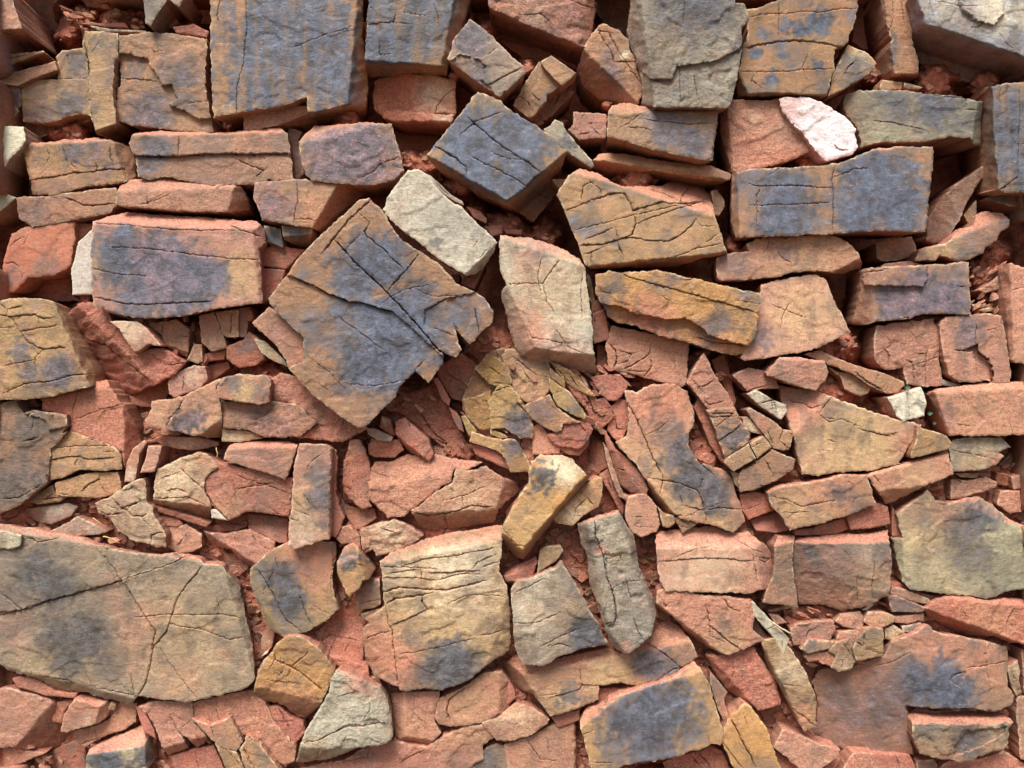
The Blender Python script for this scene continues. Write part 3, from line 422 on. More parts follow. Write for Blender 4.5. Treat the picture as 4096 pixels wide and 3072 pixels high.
S("r0.8","895,252 959,188 1045,210 1034,402 992,509 938,531 863,445",c="930,330 940,430 990,440:1.2",s=.5)
S("r1.35","753,216 839,173 914,280 903,345 828,323",r=2)
# big curved slab
S("p3","1000,120 1100,140 1200,80 1400,70 1510,130 1560,280 1560,380 1520,480 1510,560 1600,700 1800,760 1870,830 1900,950 1940,1060 1975,1180 1880,1270 1680,1200 1590,1190 1470,1160 1380,1110 1330,1220 1290,1180 1260,1050 1190,950 1190,860 1100,720 960,590 930,540 1020,490 1040,300",f="1510,540 1640,830 1780,700 2;1190,860 960,580 1050,720 1",c="1020,220 1100,350 1150,470 1230,660 1310,800:1.3;1110,365 1150,340:.8;1310,800 1310,850 1440,870 1590,930 1650,1080:1;1650,1085 1800,1070 1935,1080:1;1650,1085 1660,1180:1.2;1470,1050 1640,1090:.7;1200,830 1310,850 1290,960:.8;1530,560 1600,700 1720,800:.7;1590,930 1640,820:.5;1450,960 1470,1050:.6;1290,1060 1330,1120 1470,1130:1.4",b="1340,470,160,.5;1450,650,170,.8;1550,830,200,.9;1750,950,190,.9;1300,420,120,.4;1150,720,110,.4;1780,1050,130,.5",k="1280,760,160,.6;1400,1000,220,.7;1800,1170,160,.6;1100,620,150,.4",p="1300,180,260,.9;1700,650,160,.6",y=.15,s=.2,r=1,n="tall curved slab with a dark band sweeping down its middle")
S("r2","930,590 1000,650 1090,740 1160,830 1195,920 1180,960 1060,950 950,870 890,690 850,520 840,430",b="1000,900,110,.4",c="940,750 1030,780;1070,830 1110,890",s=.4,f="930,640 1130,960 900,700 1")
S("p2","830,540 870,600 900,700 960,860 1000,960 1050,980 1020,1020 960,980 900,840 860,700",c="900,700 960,860 1000,960:1.5",b="920,880,70,.3",r=1.8,s=.3)
S("r1","800,810 870,760 960,980 1000,1040 990,1120 950,1080 880,940",c="870,830 900,930;940,1000 980,1060",r=2)
S("p2.5","1030,980 1100,960 1180,960 1260,1060 1290,1200 1260,1260 1140,1310 1060,1260 1010,1160 1015,1050",c="1060,1140 1180,1150:.5;1080,1220 1240,1230:.5",s=.45,b="1100,1150,120,.25",n="shield-shaped pink flake under the curved slab")
S("k3","1270,1060 1330,1120 1400,1130 1410,1190 1360,1230 1310,1220",y=.1)
S("k2.5","1390,1150 1460,1140 1600,1190 1540,1230 1470,1280 1450,1230",c="1440,1150 1500,1200;1440,1210 1520,1230",r=1.8)
S("r-1","740,510 830,540 870,740 760,800 690,700",t="2,0")
# banded curved stone
S("p2.5","1500,60 1560,-60 1640,-180 1730,0 1840,150 1890,260 1880,310 1700,370 1690,290 1600,180",b="1800,180,80,.3",c="1590,100 1660,80 1720,40:1;1630,190 1680,240 1800,210:.9;1500,-20 1650,150:.6",s=.5,r=1.4)
S("r-1","1700,-120 1810,-180 1900,200 1880,260 1830,140 1740,-20",t="0,1")
S("r1","1560,260 1600,180 1690,300 1700,400 1750,520 1790,650 1800,720 1690,560 1640,430",s=.6)
S("k3","1660,280 1890,260 1940,370 2020,470 2000,540 1810,670 1770,560 1730,430",c="1700,310 1880,310 1720,430:.8;1770,520 1850,470 1940,390:1.5;1690,340 1880,330",b="1880,510,120,.7",s=.2,r=1.6,n="narrow banded stone bending down to the right, cut by cross cracks")
S("k3","1800,700 1820,670 2000,550 2040,640 2060,670 1880,780 1860,760",s=.3)
S("k3","2010,550 2120,490 2190,580 2070,670 2045,620",c="2010,590 2120,540:.9",s=.2)
S("k2.5","1920,800 1960,760 2090,680 2110,660 2190,600 2380,680 2360,760 2230,850 2100,900 2040,930 1930,945",c="2120,670 2200,800:.9;2090,890 2140,890 2230,850:1;1930,790 2080,700:.8",b="2270,730,110,.3;2000,850,100,.3",s=.35)
S("k2","1860,780 1920,790 1925,910 1890,880",y=.2)
S("r1","1930,960 2050,940 2140,960 2200,1080 2210,1090 2000,1165 1950,1090",c="1950,1090 2100,1040:.6",s=.5)
S("r0","2010,1170 2210,1100 2330,1245 2220,1270 2060,1250",t="0,1")
S("w2.5","1985,150 2060,115 2180,190 2300,240 2310,300 2260,360 2170,300 2080,240",c="2090,230 2200,200 2230,320:1.4;2060,130 2160,130 2250,180:1;2180,170 2190,260:1",y=.2,s=.1,r=1.2,n="small pale cracked stone in the rubble on the right")
S("p2","1870,0 2000,-60 2200,-20 2250,110 2150,110 1990,130",c="1990,130 2160,80:.8",s=.4)
S("k2","1950,340 1990,335 2120,460 2110,480 2020,460 1960,400",w="2030,400,70,.6")
S("k2.5","1980,280 2010,260 2200,370 2280,440 2370,450 2330,600 2280,610 2200,590 2140,500 2060,400",c="2150,440 2200,560:1.2;2240,540 2280,420:1;2240,520 2340,600:.8",p="2080,330,120,.6",s=.2)
S("p3.5","1255,1290 1270,1260 1600,1230 1700,1210 1900,1270 2000,1260 2150,1370 2205,1520 2170,1659 2150,1720 2000,1760 1330,1740 1290,1660 1265,1480",f="1255,1400 2150,1400 1700,1250 3;2050,1330 2100,1700 2190,1550 2.5",c="1310,1500 1640,1480 1830,1475 1960,1495 2030,1490:1;2035,1440 2040,1500 2070,1659:1;2060,1460 2190,1480:.7;2090,1490 2130,1510 2190,1470:.8",w="1600,1600,350,.35",k="1700,1640,300,.5",s=.45,r=.6,n="smooth salmon-pink block with a level hairline crack")
T(2996,1500)
S("p3","330,420 230,80 540,130 660,170 930,270 1070,315 1200,360 1390,400 1210,700 1225,710 980,770 860,775 700,780 560,815 430,800 400,700 370,500",f="360,470 430,800 360,650 2.5;640,180 360,480 400,200 1.8",c="1150,490 1110,485 1000,460 880,430:.8;1120,485 1200,460:.6;560,310 650,380 700,370:.6;660,175 570,310:1;320,190 350,220 440,230 500,270 600,240:1;640,520 700,540:.6;580,600 640,610:.6;780,560 850,620:.5",k="850,550,450,1",p="430,230,200,.9;1280,550,100,.9",b="700,270,110,.4;750,420,130,.35;480,600,90,.2",s=.12,r=.8,n="large buff four-sided slab with a pink dusted upper left corner")
S("k4","1350,405 1590,490 1640,560 1600,600 1310,670 1300,640 1340,530",s=.05,n="small ochre triangular tip broken off the large buff slab")
S("w3","1110,180 1250,140 1380,95 1410,150 1430,220 1410,330 1290,360 1240,378 1190,330",c="1380,210 1400,225:1.2;1270,140 1290,340:.5",tx="v",b="1380,230,50,.4;1170,250,60,.3",s=0,n="little cream and grey striped stone")
S("p3.5","1440,150 1540,110 1840,70 2400,40 2400,480 1830,490 1610,490 1540,330 1470,200",f="1500,150 1620,490 1480,330 3;1440,150 2400,100 1900,50 1.5",c="1680,400 1780,410:1.2",b="1600,330,110,.6;1900,300,120,.25",k="1900,430,300,.5",s=.45,n="pink-grey block with a bluish corner on the right edge")
S("g2.5","1615,600 1640,520 1800,500 2030,505 2110,580 2000,620 2050,650 2000,720 1880,765 1640,780",b="1730,550,120,.4",c="1620,600 1900,660:.4",p="2010,680,60,.9",k="1800,680,200,.5",s=.1,r=1.1,tx="h",n="olive-grey stone with fine level lines")
S("k1","1660,790 1850,790 1840,830 1700,820")
S("p1","1620,1000 1630,840 1760,850 1900,820 2000,860 1980,910 1800,960 1700,990",c="1640,830 1740,870:.8",b="1690,940,100,.3",r=2,s=.5)
S("r0","2000,780 2100,800 2120,900 1990,880",r=2)
S("p1","2110,820 2400,750 2400,900 2130,920",s=.4)
S("p1","2030,930 2180,930 2200,1100 2100,1115 2000,1040",s=.6)
S("b-1","2010,720 2110,630 2300,560 2300,760 2130,780",r=2)
S("k3.5","150,950 240,900 500,860 740,800 950,800 1000,980 1030,1040 780,1140 560,1200 370,1240 330,1250 260,1130 180,1060",c="790,850 830,880;180,980 300,1000 420,1060 700,1010:.5;250,1110 480,1100:.4",b="720,960,100,.6;830,970,90,.4",p="650,850,250,.6",k="500,1050,250,.6",s=.25,r=1,n="olive and pink slab below the large buff four-sided slab")
S("p3.5","950,810 1000,780 1230,720 1600,610 1620,720 1650,800 1500,860 1400,900 1290,960 1110,1040 1030,930",f="1040,930 1400,890 1250,990 1;960,810 1600,640 1200,720 1",c="960,820 1010,900;1000,810 1060,880:1.6",k="1300,880,250,.7",b="1350,800,150,.2",s=.35,n="slab running up to the right, its lower edge pale")
S("r2","785,1140 950,1060 1040,1030 1120,1060 1140,1200 1000,1230 820,1245",s=.45)
S("r1","500,1290 530,1220 770,1150 800,1240 700,1280",s=.5)
S("r1","1150,1050 1200,1130 1230,1220 1240,1300 1150,1300")
S("r1","370,1250 530,1230 510,1290 370,1290",s=.5)
T(0,2247)
S("g3.5","-170,-330 30,-300 300,-260 600,-200 800,-130 1100,-70 1440,-60 1600,-30 1640,20 1780,30 1930,200 1990,500 2050,830 2050,940 1950,1030 1720,1080 1500,1132 1300,1105 1110,1080 1070,1140 800,1090 620,1050 440,1030 280,935 140,900 0,835 -170,780",f="1800,50 2040,900 2010,500 2;0,-250 1500,-10 900,-170 1.2;280,900 1070,1100 500,1060 1.5",c="775,-120 860,-30 980,150 1050,260 1160,430 1250,560 1245,600 1210,720:1.2;180,385 400,310 700,230 980,150 1200,80 1380,15 1500,-50:1;1620,40 1430,280 1380,430 1340,560 1230,680 1210,800 1180,950 1110,1080:1.2;1080,445 1380,425 1780,425 1930,455:.7;1370,500 1600,540 1850,630 1980,605:.7;1280,680 1350,800 1480,970 1580,1090:.7;0,240 100,330 180,385 0,430:1.3;470,-190 300,-155 180,-210:.9;1050,900 1080,1060 1090,1100:.9;350,925 540,950 600,985:1.1;690,880 740,1000:.7;1740,290 1790,430:.5;800,1020 1080,1075:.9;250,870 260,930:.7",L="790,-130 860,-30 985,140 1340,30 1520,-60:-.4;-200,420 180,385 400,310 700,230 980,150 1250,560 1200,900 1100,1200 -200,1200:-.5",b="300,100,220,.8;450,180,220,.75;150,250,180,.5;700,620,230,.8;480,600,230,.7;550,780,180,.7;850,800,170,.5;600,400,180,.3;1450,-30,100,.4;1400,800,170,.25",p="1080,520,220,.4;1100,780,180,.3;1450,950,200,.25;100,500,200,.35",k="1500,700,500,.5;400,850,300,.4",s=.08,r=1,gr=.7,rust=.3,q=.12,n="huge rounded slab in the lower left, brown and olive, divided by fine cracks")
S("r2","100,940 150,920 280,940 440,1040 620,1060 600,1100 380,1080 130,1010",s=.5)
S("r0","-170,800 20,840 140,910 90,1000 -170,1010")
S("p2","-170,1010 100,1020 330,1090 440,1140 480,1300 560,1400 440,1530 300,1520 100,1490 -170,1500",f="410,1140 130,1490 440,1500 3;410,1140 500,1440 540,1340 2",b="60,1250,160,.3;200,1330,150,.3",s=.4,r=1.3,n="pinkish boulder with a grey ridge at the lower left corner")
S("p1","-170,1490 0,1490 370,1540 130,1640 0,1660 -170,1700",s=.5)
S("r-1","130,1650 400,1530 600,1440 690,1500 690,1700 100,1760")
S("r1","400,1200 420,1130 600,1110 520,1200 490,1300 420,1290",s=.5)
S("p3","485,1370 510,1230 600,1100 860,1120 900,1190 860,1250 800,1300 640,1340 530,1380",f="800,1150 770,1300 880,1220 2;600,1110 820,1170 750,1110 1",b="600,1290,90,.4",s=.4,w="720,1290,70,.4")
S("p1","870,1180 910,1130 1100,1140 1090,1290 1010,1350 900,1380 770,1440 680,1495 610,1450 580,1370 800,1310 890,1250",c="760,1330 780,1430:.6;890,1250 920,1200:1;620,1480 900,1390:.8",s=.45)
S("k2","860,1190 890,1130 930,1150 920,1195")
S("g3","690,1580 720,1510 900,1420 1150,1320 1170,1420 1210,1450 1240,1600 1170,1680 1100,1760 690,1760",f="690,1560 1160,1480 900,1420 2.5;1150,1350 1180,1680 1230,1550 3",b="850,1590,160,.9;1170,1580,90,.7;1000,1700,120,.6",w="960,1490,160,.25",k="1000,1600,80,.6",c="1240,1570 1140,1659:1",s=.1,n="dark grey-blue block cut by the bottom edge")
S("r2","1090,1160 1160,1190 1240,1360 1250,1420 1160,1370 1120,1260",s=.5)
S("p2.5","1110,1160 1250,1120 1540,1130 1560,1300 1670,1420 1640,1460 1590,1500 1530,1440 1440,1380 1520,1500 1350,1555 1300,1480 1240,1320 1180,1230",c="1180,1230 1230,1380 1260,1420:1.2;1370,1230 1410,1340 1440,1380 1540,1430:1.6;1560,1380 1620,1460:1;1340,1440 1440,1500:.5",f="1320,1500 1510,1440 1400,1560 1.5",s=.5,r=1.2)
S("r1","1370,1560 1540,1510 1720,1480 1800,1660 1820,1740 1420,1740",c="1570,1510 1600,1660",s=.6)
S("p2","1540,1140 1850,1060 2030,1030 2130,1130 2212,1300 2380,1480 2370,1600 2290,1660 2212,1580 2100,1440 1950,1390 1850,1260 1720,1310 1600,1290 1535,1220",s=.55,r=1.2,c="1850,1100 1870,1180:.7")
S("k3","1690,1310 1850,1250 1930,1390 1950,1450 1900,1530 1790,1500 1700,1430 1540,1260",c="1690,1310 1720,1400:1;1920,1380 1945,1450:1.2",s=.35,p="1680,1280,120,.7")
S("k3","1720,1440 1790,1500 1900,1530 1960,1659 1970,1750 1850,1750",s=.2,c="1720,1440 1850,1540 1950,1660:.7")
S("k3","1925,1510 1970,1440 1980,1390 2060,1440 2140,1530 2230,1650 2280,1750 2000,1750",c="1950,1480 2000,1600 2060,1700:1.6;1990,1400 2120,1490:.8",s=.2,n="long ochre splinter pointing down at the bottom edge")
S("r0","2080,780 2100,620 2140,520 2212,560 2180,700 2110,780",w="2120,640,60,.3")
T(1000,2247)
S("k2.5","0,60 130,-70 320,-170 640,-160 690,-160 690,-20 660,100 680,280 720,370 600,480 480,555 400,577 270,605 150,540 70,350 0,180",c="50,50 110,130 200,280 280,460 410,560:1.3;200,-50 230,60:.5;400,250 450,430 510,520:.8;680,-20 650,130 660,240:.9",f="660,0 700,380 740,200 2;10,180 250,600 60,450 1.5",b="250,130,150,.9;320,330,160,.95;130,80,130,.6;230,250,120,.6;90,300,90,.3",p="500,-50,300,.8",s=.15,r=.7,n="block with a bluish band across ochre and pink, right of the huge slab")
S("k1.5","860,330 870,200 960,120 1040,140 1050,340 1000,375 850,395",f="860,220 1040,150 950,120 1",c="860,330 1040,310:.5",s=.4,b="930,260,90,.3")
S("k1","890,420 1040,375 1000,420 900,480")
S("k3.5","1040,-2 1130,-72 1400,-182 1640,-242 2030,-292 2025,-100 2000,80 2035,130 2060,180 2085,340 2095,650 2080,720 1890,850 1760,960 1550,1035 1420,1020 1240,1050 1190,1010 1000,930 930,760 905,650 905,540 960,490 920,460 1080,360 1060,150",f="1060,20 2020,-170 1500,-220 3;1150,560 1190,1010 980,800 1.6;2060,300 1900,850 2090,700 1.5",c="1060,40 1360,50 1500,60:.7;1370,50 1380,157;1440,90 1600,90 1850,70:1.6;1850,60 1880,40 2000,0:1;1230,40 1400,-20 1640,-50 2000,-120:.8;1070,250 1200,210 1360,220 1560,230 1700,200 1900,150:2;1080,350 1170,300 1390,270 1470,245:2;1390,270 1380,320 1430,385 1280,450 1130,520:1.5;1090,360 1110,500 1140,540 1150,680 1170,800 1190,1010:1.2;1500,150 1700,100 1850,100:1.2;1220,40 1220,-20:.7;1780,60 1830,0 1980,-60:.9;1820,600 1950,580 2060,545:.7;1210,740 1500,690 1800,620:.6;920,620 1030,580 1140,560:.8;1600,330 1750,270 1960,270 2060,290:.5;1050,130 1250,130 1500,150:.8;1100,100 1330,60:.8",w="1700,50,350,.65;1250,90,200,.4",k="1600,400,600,1",p="1050,720,200,1;1200,870,220,1;1000,600,150,.9",b="1600,850,230,1;1450,900,150,.7;1750,800,170,.6;1350,620,110,.35",s=.15,r=1.3,n="large buff block crumbling into thin pale beds along its top")
S("r0","760,320 850,270 900,400 920,640 900,800 840,800 640,750 520,680 530,560 700,430",f="530,640 910,640 800,500 1.5",c="520,680 640,590 880,640:.9;690,610 640,730:.7;790,660 760,730:.6",s=.7,n="dusty red rounded stone in a shadowed pocket")
S("k3.5","180,720 210,660 310,590 420,600 560,700 690,860 630,1010 610,1060 560,1160 440,1270 380,1250 280,1160 160,1130 110,1130 30,1050 40,980 70,870",c="190,730 200,790 330,850 460,940 600,1050:2;330,850 480,720:1.2;240,760 250,840:.7;280,850 220,930:.7;200,790 160,860;340,850 300,920:.6;530,1080 560,1150:.8;150,950 380,980:.8",f="550,700 630,1010 670,850 1;40,1000 440,1100 200,1150 1.5",y=.45,p="400,1180,130,.6;200,1100,120,.4",s=.12,r=1.4,n="yellow-brown cracked stone beside the pale angular boulder")
S("g2","60,870 110,790 180,720 200,800 150,870 70,920",w="120,830,80,.4",r=2)
S("y2","90,760 70,780 130,720 150,710 140,740",w="120,740,30,1.5")
S("w4.5","690,870 720,860 820,890 950,960 1060,1010 1110,1100 1140,1260 1150,1400 1105,1460 860,1500 720,1560 600,1600 370,1610 400,1480 460,1330 560,1180 640,1030 640,960",f="860,950 1110,1460 1110,1150 2;400,1480 860,1500 600,1600 1.5;690,870 1070,1040 900,900 2",c="440,1450 560,1430 680,1370 760,1330 900,1320 1090,1280:1.3;680,1370 780,1310 850,1300 910,1320:.9;960,1070 970,1180 900,1290:.6;540,1560 560,1500:.7;700,1090 860,1040:.6;960,1410 1060,1460:1",k="500,1530,150,.5",p="920,930,140,.7",s=.06,r=2,n="pale cream angular boulder at the bottom, left of centre")
S("r1.5","620,750 780,790 850,810 950,850 960,930 830,880 700,840",s=.6,r=1.8)
S("r1.5","130,1170 230,1160 330,1250 430,1300 440,1380 350,1480 300,1500 230,1430 150,1300",c="230,1170 280,1280 330,1350:1.2",s=.55,r=1.3)
S("k1","960,930 1030,920 1060,990 1010,1030")
S("p2","1130,1060 1240,1050 1530,1040 1510,1150 1480,1260 1520,1350 1540,1380 1440,1480 1380,1460 1220,1440 1170,1400 1150,1250",f="1240,1060 1240,1430 1150,1250 3;1240,1400 1480,1440 1350,1480 1.5",k="1300,1330,150,.4",s=.45,n="squarish pink stone under the large buff block")
S("p2","1500,1180 1520,1100 1700,1020 1890,890 2030,880 2120,1000 2140,1080 2060,1200 1900,1290 1640,1325 1520,1310 1485,1260",f="2010,880 2000,1240 2140,1080 3;1520,1080 1900,890 1600,980 1.5",c="1730,1010 1600,1110 1580,1190 1620,1310:1.4;1760,1000 1700,1040:.8",k="1800,1130,250,.4",s=.45,n="rounded buff-pink stone under the large buff block")
S("p1.5","750,1600 900,1510 1120,1440 1220,1450 1430,1480 1480,1450 1560,1390 1720,1320 1870,1300 1960,1350 1960,1420 1870,1480 1880,1590 1700,1700 1300,1760 500,1760 380,1680 600,1620",c="750,1610 950,1570 960,1510:.7;1200,1620 1350,1530 1440,1480:.7;1820,1360 1850,1390",b="1700,1590,160,.5;1400,1620,130,.3",k="1750,1450,250,.7",s=.45,r=1.3,n="broad pink rounded rock along the bottom edge")
S("b1","1760,1659 1900,1500 1980,1470 2040,1480 2090,1659 2100,1740 1740,1740",b="1900,1600,150,.6",k="1950,1620,80,.6",s=.1)
T(2000,2247)
S("g4","90,230 130,150 280,120 440,50 500,0 560,90 640,230 750,440 870,650 860,670 640,710 450,770 350,840 190,835 120,690 105,480 95,350",c="100,490 200,490 320,480 480,410:.6;320,690 450,620 640,540:.7;130,240 240,200 350,140:.7;370,680 480,660 570,690:.8",w="250,380,220,.5;350,150,180,.3",b="700,580,170,.9;620,230,90,.4;760,520,110,.8",p="800,650,80,.4",s=0,r=1.2,n="pale grey four-sided stone with a dark blue corner")
S("r-1","540,20 620,20 720,150 790,450 870,630 850,660 740,430 640,220 560,90")
S("g5","620,-310 760,-360 955,-415 990,-350 1080,-210 1110,-10 1170,160 1240,300 1255,430 1230,580 1160,640 1040,735 990,740 890,660 840,520 780,340 720,150 700,-50 650,-150",f="700,-320 880,500 640,-100 4;960,-340 1190,350 1140,0 3;620,-300 960,-390 800,-420 2;850,510 1010,740 900,660 1.2",L="700,-320 850,-100 850,80 920,280 930,480 870,510 700,150:.6",c="760,-350 770,-200 830,-60 850,80:1.2;850,-20 960,-50:.7;940,-80 1000,0:.9;850,100 920,290 935,390 930,480 830,510:1.3;1070,430 1110,560 1160,630:1;1010,120 1060,300:.6",w="900,-200,250,.35;830,300,150,.3",p="810,-110,40,1;1000,700,60,.5",s=.03,r=2,n="tall grey-olive column-like stone with rough flutes")
S("r2","30,110 120,50 290,-40 300,0 260,130 130,160 50,160",s=.4,f="50,120 290,20 150,50 1")
S("p2.5","20,820 130,760 330,800 480,780 860,690 990,740 1050,735 1160,645 1240,560 1330,440 1450,530 1540,640 1590,770 1450,850 1400,930 1100,1000 980,975 800,1000 790,1110 640,1180 400,1240 330,1140 260,1060 100,1000 30,900",f="200,930 400,1240 200,1080 4;200,920 1000,760 500,780 1.5",c="1160,640 1350,760 1450,850:1;400,1090 640,1030 660,990 800,1000:.9;640,850 660,990:.5;1280,940 1400,870 1460,860:1;320,1075 460,1060:.6",b="1240,830,170,.95;1200,770,110,.7;560,1080,110,.6;450,1140,70,.4;1480,770,110,.4",k="900,890,220,.8;500,1150,160,.7;1200,950,160,.4",y=.15,s=.3,r=1,n="long pink and ochre rock crossing beneath the grey column")
S("r1","-30,860 30,890 110,1010 130,1100 -30,1230",s=.5)
S("p2","-150,1300 20,1220 130,1130 270,1170 400,1270 380,1310 220,1410 60,1450 -30,1440 -60,1400",f="-60,1280 330,1240 100,1150 1.5",k="130,1260,200,.4",w="100,1270,150,.3",b="0,1380,120,.3",s=.4,r=1.3,n="sloping stone with a grey-green crest near the bottom")
S("r1.5","410,1250 640,1190 640,1270 560,1310 470,1335",s=.5)
S("r1","800,1020 1100,1010 1230,960 1380,930 1000,1080 850,1150 790,1120",s=.6,r=1.6)
S("p1","30,1470 220,1420 420,1310 610,1300 615,1660 610,1740 100,1740 60,1600",c="215,1430 290,1540 350,1620:.7",f="600,1320 600,1660 640,1500 3",s=.45,b="300,1500,150,.2")
S("k4","640,1280 700,1160 840,1160 870,1100 1380,940 1560,800 1610,860 1690,1000 1740,1180 1800,1340 1800,1440 1770,1475 1710,1465 1600,1520 1310,1590 1000,1640 920,1670 740,1690 690,1500 650,1350",f="650,1330 830,1190 700,1200 2.5;1590,810 1790,1330 1740,1080 1;700,1170 1400,950 1000,1020 1",c="1680,1400 1690,1460:.8;650,1390 750,1350:.5;720,1610 900,1620:.5",b="1250,1200,330,.95;1050,1300,280,.85;1200,1430,300,.8;950,1560,160,.5;1500,1330,180,.6",p="850,1180,110,.4",y=.15,s=.08,r=.6,q=.8,n="ochre-rimmed slab with a large dark blue centre at the bottom edge")
S("p2","1690,880 1740,940 1830,1050 1800,1110 1840,1250 1800,1280 1770,1220 1720,1080 1690,980",s=.3,b="1750,980,80,.4")
S("r0","1620,860 1690,880 1690,980 1640,920")
S("k3.5","1800,1340 1850,1240 1970,1130 2060,1220 2150,1350 2212,1530 2260,1659 2280,1740 1920,1740 1840,1560 1780,1450",c="1855,1260 1920,1380 1990,1520 2060,1660:2;1790,1450 1850,1530 1950,1659:.9;1960,1220 1990,1330:.6",y=.75,s=.03,r=.5,n="bright yellow-ochre wedge split by a long crack at the bottom edge")
S("p3","1260,240 1330,210 1650,270 1800,270 2020,300 2050,450 2030,540 2130,640 1940,710 1850,750 1780,740 1650,670 1500,570 1380,430 1250,360",c="1650,350 1680,450 1690,590:1.1;1690,510 1800,610 1940,710:1.3;1620,570 1630,630:.8;1790,290 1850,370 1930,400:1.2;1300,300 1330,360 1360,330:.9;2010,640 2050,690:.7",f="1260,330 1790,740 1400,480 1.5",b="1820,490,110,.4",k="1800,640,180,.7",s=.5,r=1.2,n="pink fractured slab below the salmon block")
S("w3","1980,350 2030,310 2130,420 2212,500 2330,620 2280,760 2200,610 2100,500 2060,450",c="2060,450 2120,470;2150,540 2210,510:.8",y=.1,s=.1,tx="d",n="narrow pale splinter in the rubble at lower right")
S("b1","1950,400 2060,470 2150,600 2210,620 2130,640 2040,540",s=.3)
S("k3","2110,640 2212,610 2270,620 2370,740 2470,920 2540,1080 2540,1330 2450,1370 2340,1180 2240,980 2150,850",c="2220,980 2400,1000:.5;2350,1180 2540,1320:.8",f="2130,700 2450,1370 2250,1050 3",w="2350,850,160,.4",p="2400,1270,120,.5",s=.2,r=1.4,n="long buff stone leaning along the lower right rubble")
S("r2","1660,760 1860,750 1950,710 2050,690 2140,840 2230,980 2260,1150 2080,1200 1980,1120 1830,1040 1750,930",f="1720,800 2080,1200 1800,1050 2;2050,700 2240,1100 2200,900 2",s=.6,r=1.8,n="rough red stone left of the leaning buff stone")
S("r-1","2080,1200 2270,1150 2440,1380 2330,1390 2150,1340")
S("r1","1310,1610 1480,1550 1590,1530 1700,1480 1790,1520 1850,1659 1860,1740 1330,1740",c="1540,1560 1620,1659;1590,1530 1700,1659:1.2",r=1.5,s=.6)
T(2996,2247)
S("b3","200,-130 230,-210 370,-210 350,0 370,157 400,370 300,350 110,330 150,210 190,120 205,30",f="200,-120 370,-160 290,-220 2",s=.35,r=1)
S("b3.5","360,-160 430,-190 560,-200 1000,-230 1110,-260 1140,-80 1150,0 1130,260 1010,330 890,370 750,400 600,350 410,345 370,160 345,0",f="360,-130 1130,-160 700,-210 2.5;660,80 820,370 500,250 2.2;560,60 680,100 500,250 1",c="760,-100 800,-50:.6;870,100 870,330:.5;1010,0 990,300:.7",b="470,-80,130,.5;1050,-100,110,.5;800,-100,130,.4;820,100,150,.4",w="950,-180,200,.35",k="950,200,200,.5",s=.25,r=1.3,n="brown blocky stone with pale upper rim left of the big olive boulder")
S("g2.5","1140,-190 1240,-190 1210,-280 1190,-390 1330,-500 1430,-580 1490,-500 1600,-470 1830,-530 1960,-460 2100,-340 2400,-200 2400,210 2212,220 2100,230 1920,300 1640,260 1290,225 1230,160 1180,-20 1160,-170",f="1220,-400 1240,-100 1140,-250 2;1700,-470 2300,-200 2200,-350 2",c="2040,-110 2060,-60;2000,-450 2060,-300:.6",b="1850,-370,180,.8;1700,-210,200,.6;1800,-50,220,.5;1600,-100,160,.3;2000,100,250,.35",k="1400,-250,250,.7;1500,100,300,.3",p="1650,-450,220,.6;1330,-450,130,.4",s=.08,r=1.2,gr=.9,n="big olive boulder mottled with blue on the right edge")
S("r1","1150,180 1230,170 1290,230 1500,280 1490,350 1380,330 1150,250",s=.4)
S("p2","1150,200 1250,220 1450,300 1480,345 1350,330 1140,260",w="1440,320,50,.4")
S("b2.5","1115,280 1180,270 1420,370 1435,390 1370,410 1150,405",b="1250,350,90,.4")
S("r0","280,380 560,350 750,400 900,380 930,480 900,560 720,600 400,620 330,560 280,460",s=.5,r=1.8)
S("p2","330,540 400,490 680,470 700,560 650,640 480,630 430,670 360,670 340,600",c="450,640 480,560 560,520:.8",b="500,540,120,.3",r=1.8,s=.3)
S("p2.5","410,700 480,620 690,640 660,700 560,720 480,740",b="520,660,80,.5",s=.1)
S("k2.5","700,640 800,620 850,700 860,800 820,870 720,890 660,850 700,760 640,720",c="760,650 800,720 860,790:1;740,850 760,790",w="760,830,80,.3",s=.2,r=1.5)
S("p2","440,760 560,730 660,720 700,770 660,850 560,800 480,810",s=.5,r=1.5)
S("p2","720,560 900,540 930,620 850,700 780,620 700,630",c="830,640 900,690",s=.4,r=1.6)
S("p2","690,480 740,420 900,400 930,480 910,560 760,520",s=.4)
S("k3","850,660 930,540 990,520 1080,540 1085,740 1080,760 870,800 830,700",c="930,570 920,680 850,640:1.1;920,690 1080,740:.6;990,580 1060,590:.5",s=.25)
S("p2.5","920,480 960,400 1080,400 1180,440 1160,490 1060,540 960,510",k="1080,470,80,.4",s=.4,n="small rounded pink stone in the rubble under the brown blocky stone")
S("p2","1180,440 1370,420 1390,470 1280,500 1170,490",s=.5)
S("g2","1230,520 1390,490 1400,540 1360,580 1240,565",b="1330,540,70,.4")
S("k2","1095,540 1170,510 1260,570 1260,640 1220,660 1100,620",c="1180,600 1260,570;1150,530 1200,580:.7",w="1170,560,60,.4",s=.2)
S("r2","1370,420 1410,410 1410,480 1380,480")
S("p1.5","160,420 240,430 310,490 220,510")
S("k1","150,390 320,350 340,370 180,405")
S("w2","910,390 980,340 1010,345 950,390",)
S("r3","1420,380 1480,330 1600,280 1700,260 1920,310 2100,300 2400,330 2400,720 2100,650 2000,610 1700,590 1550,500 1430,440",f="1450,390 2050,600 1600,540 3;1560,290 2100,350 1800,270 1.5",c="2140,370 2080,470 2065,580:1.2;1700,380 1760,450:.8",k="1950,480,200,.4",s=.45,r=1.6,n="rough red-brown boulder bulging at the lower right edge")
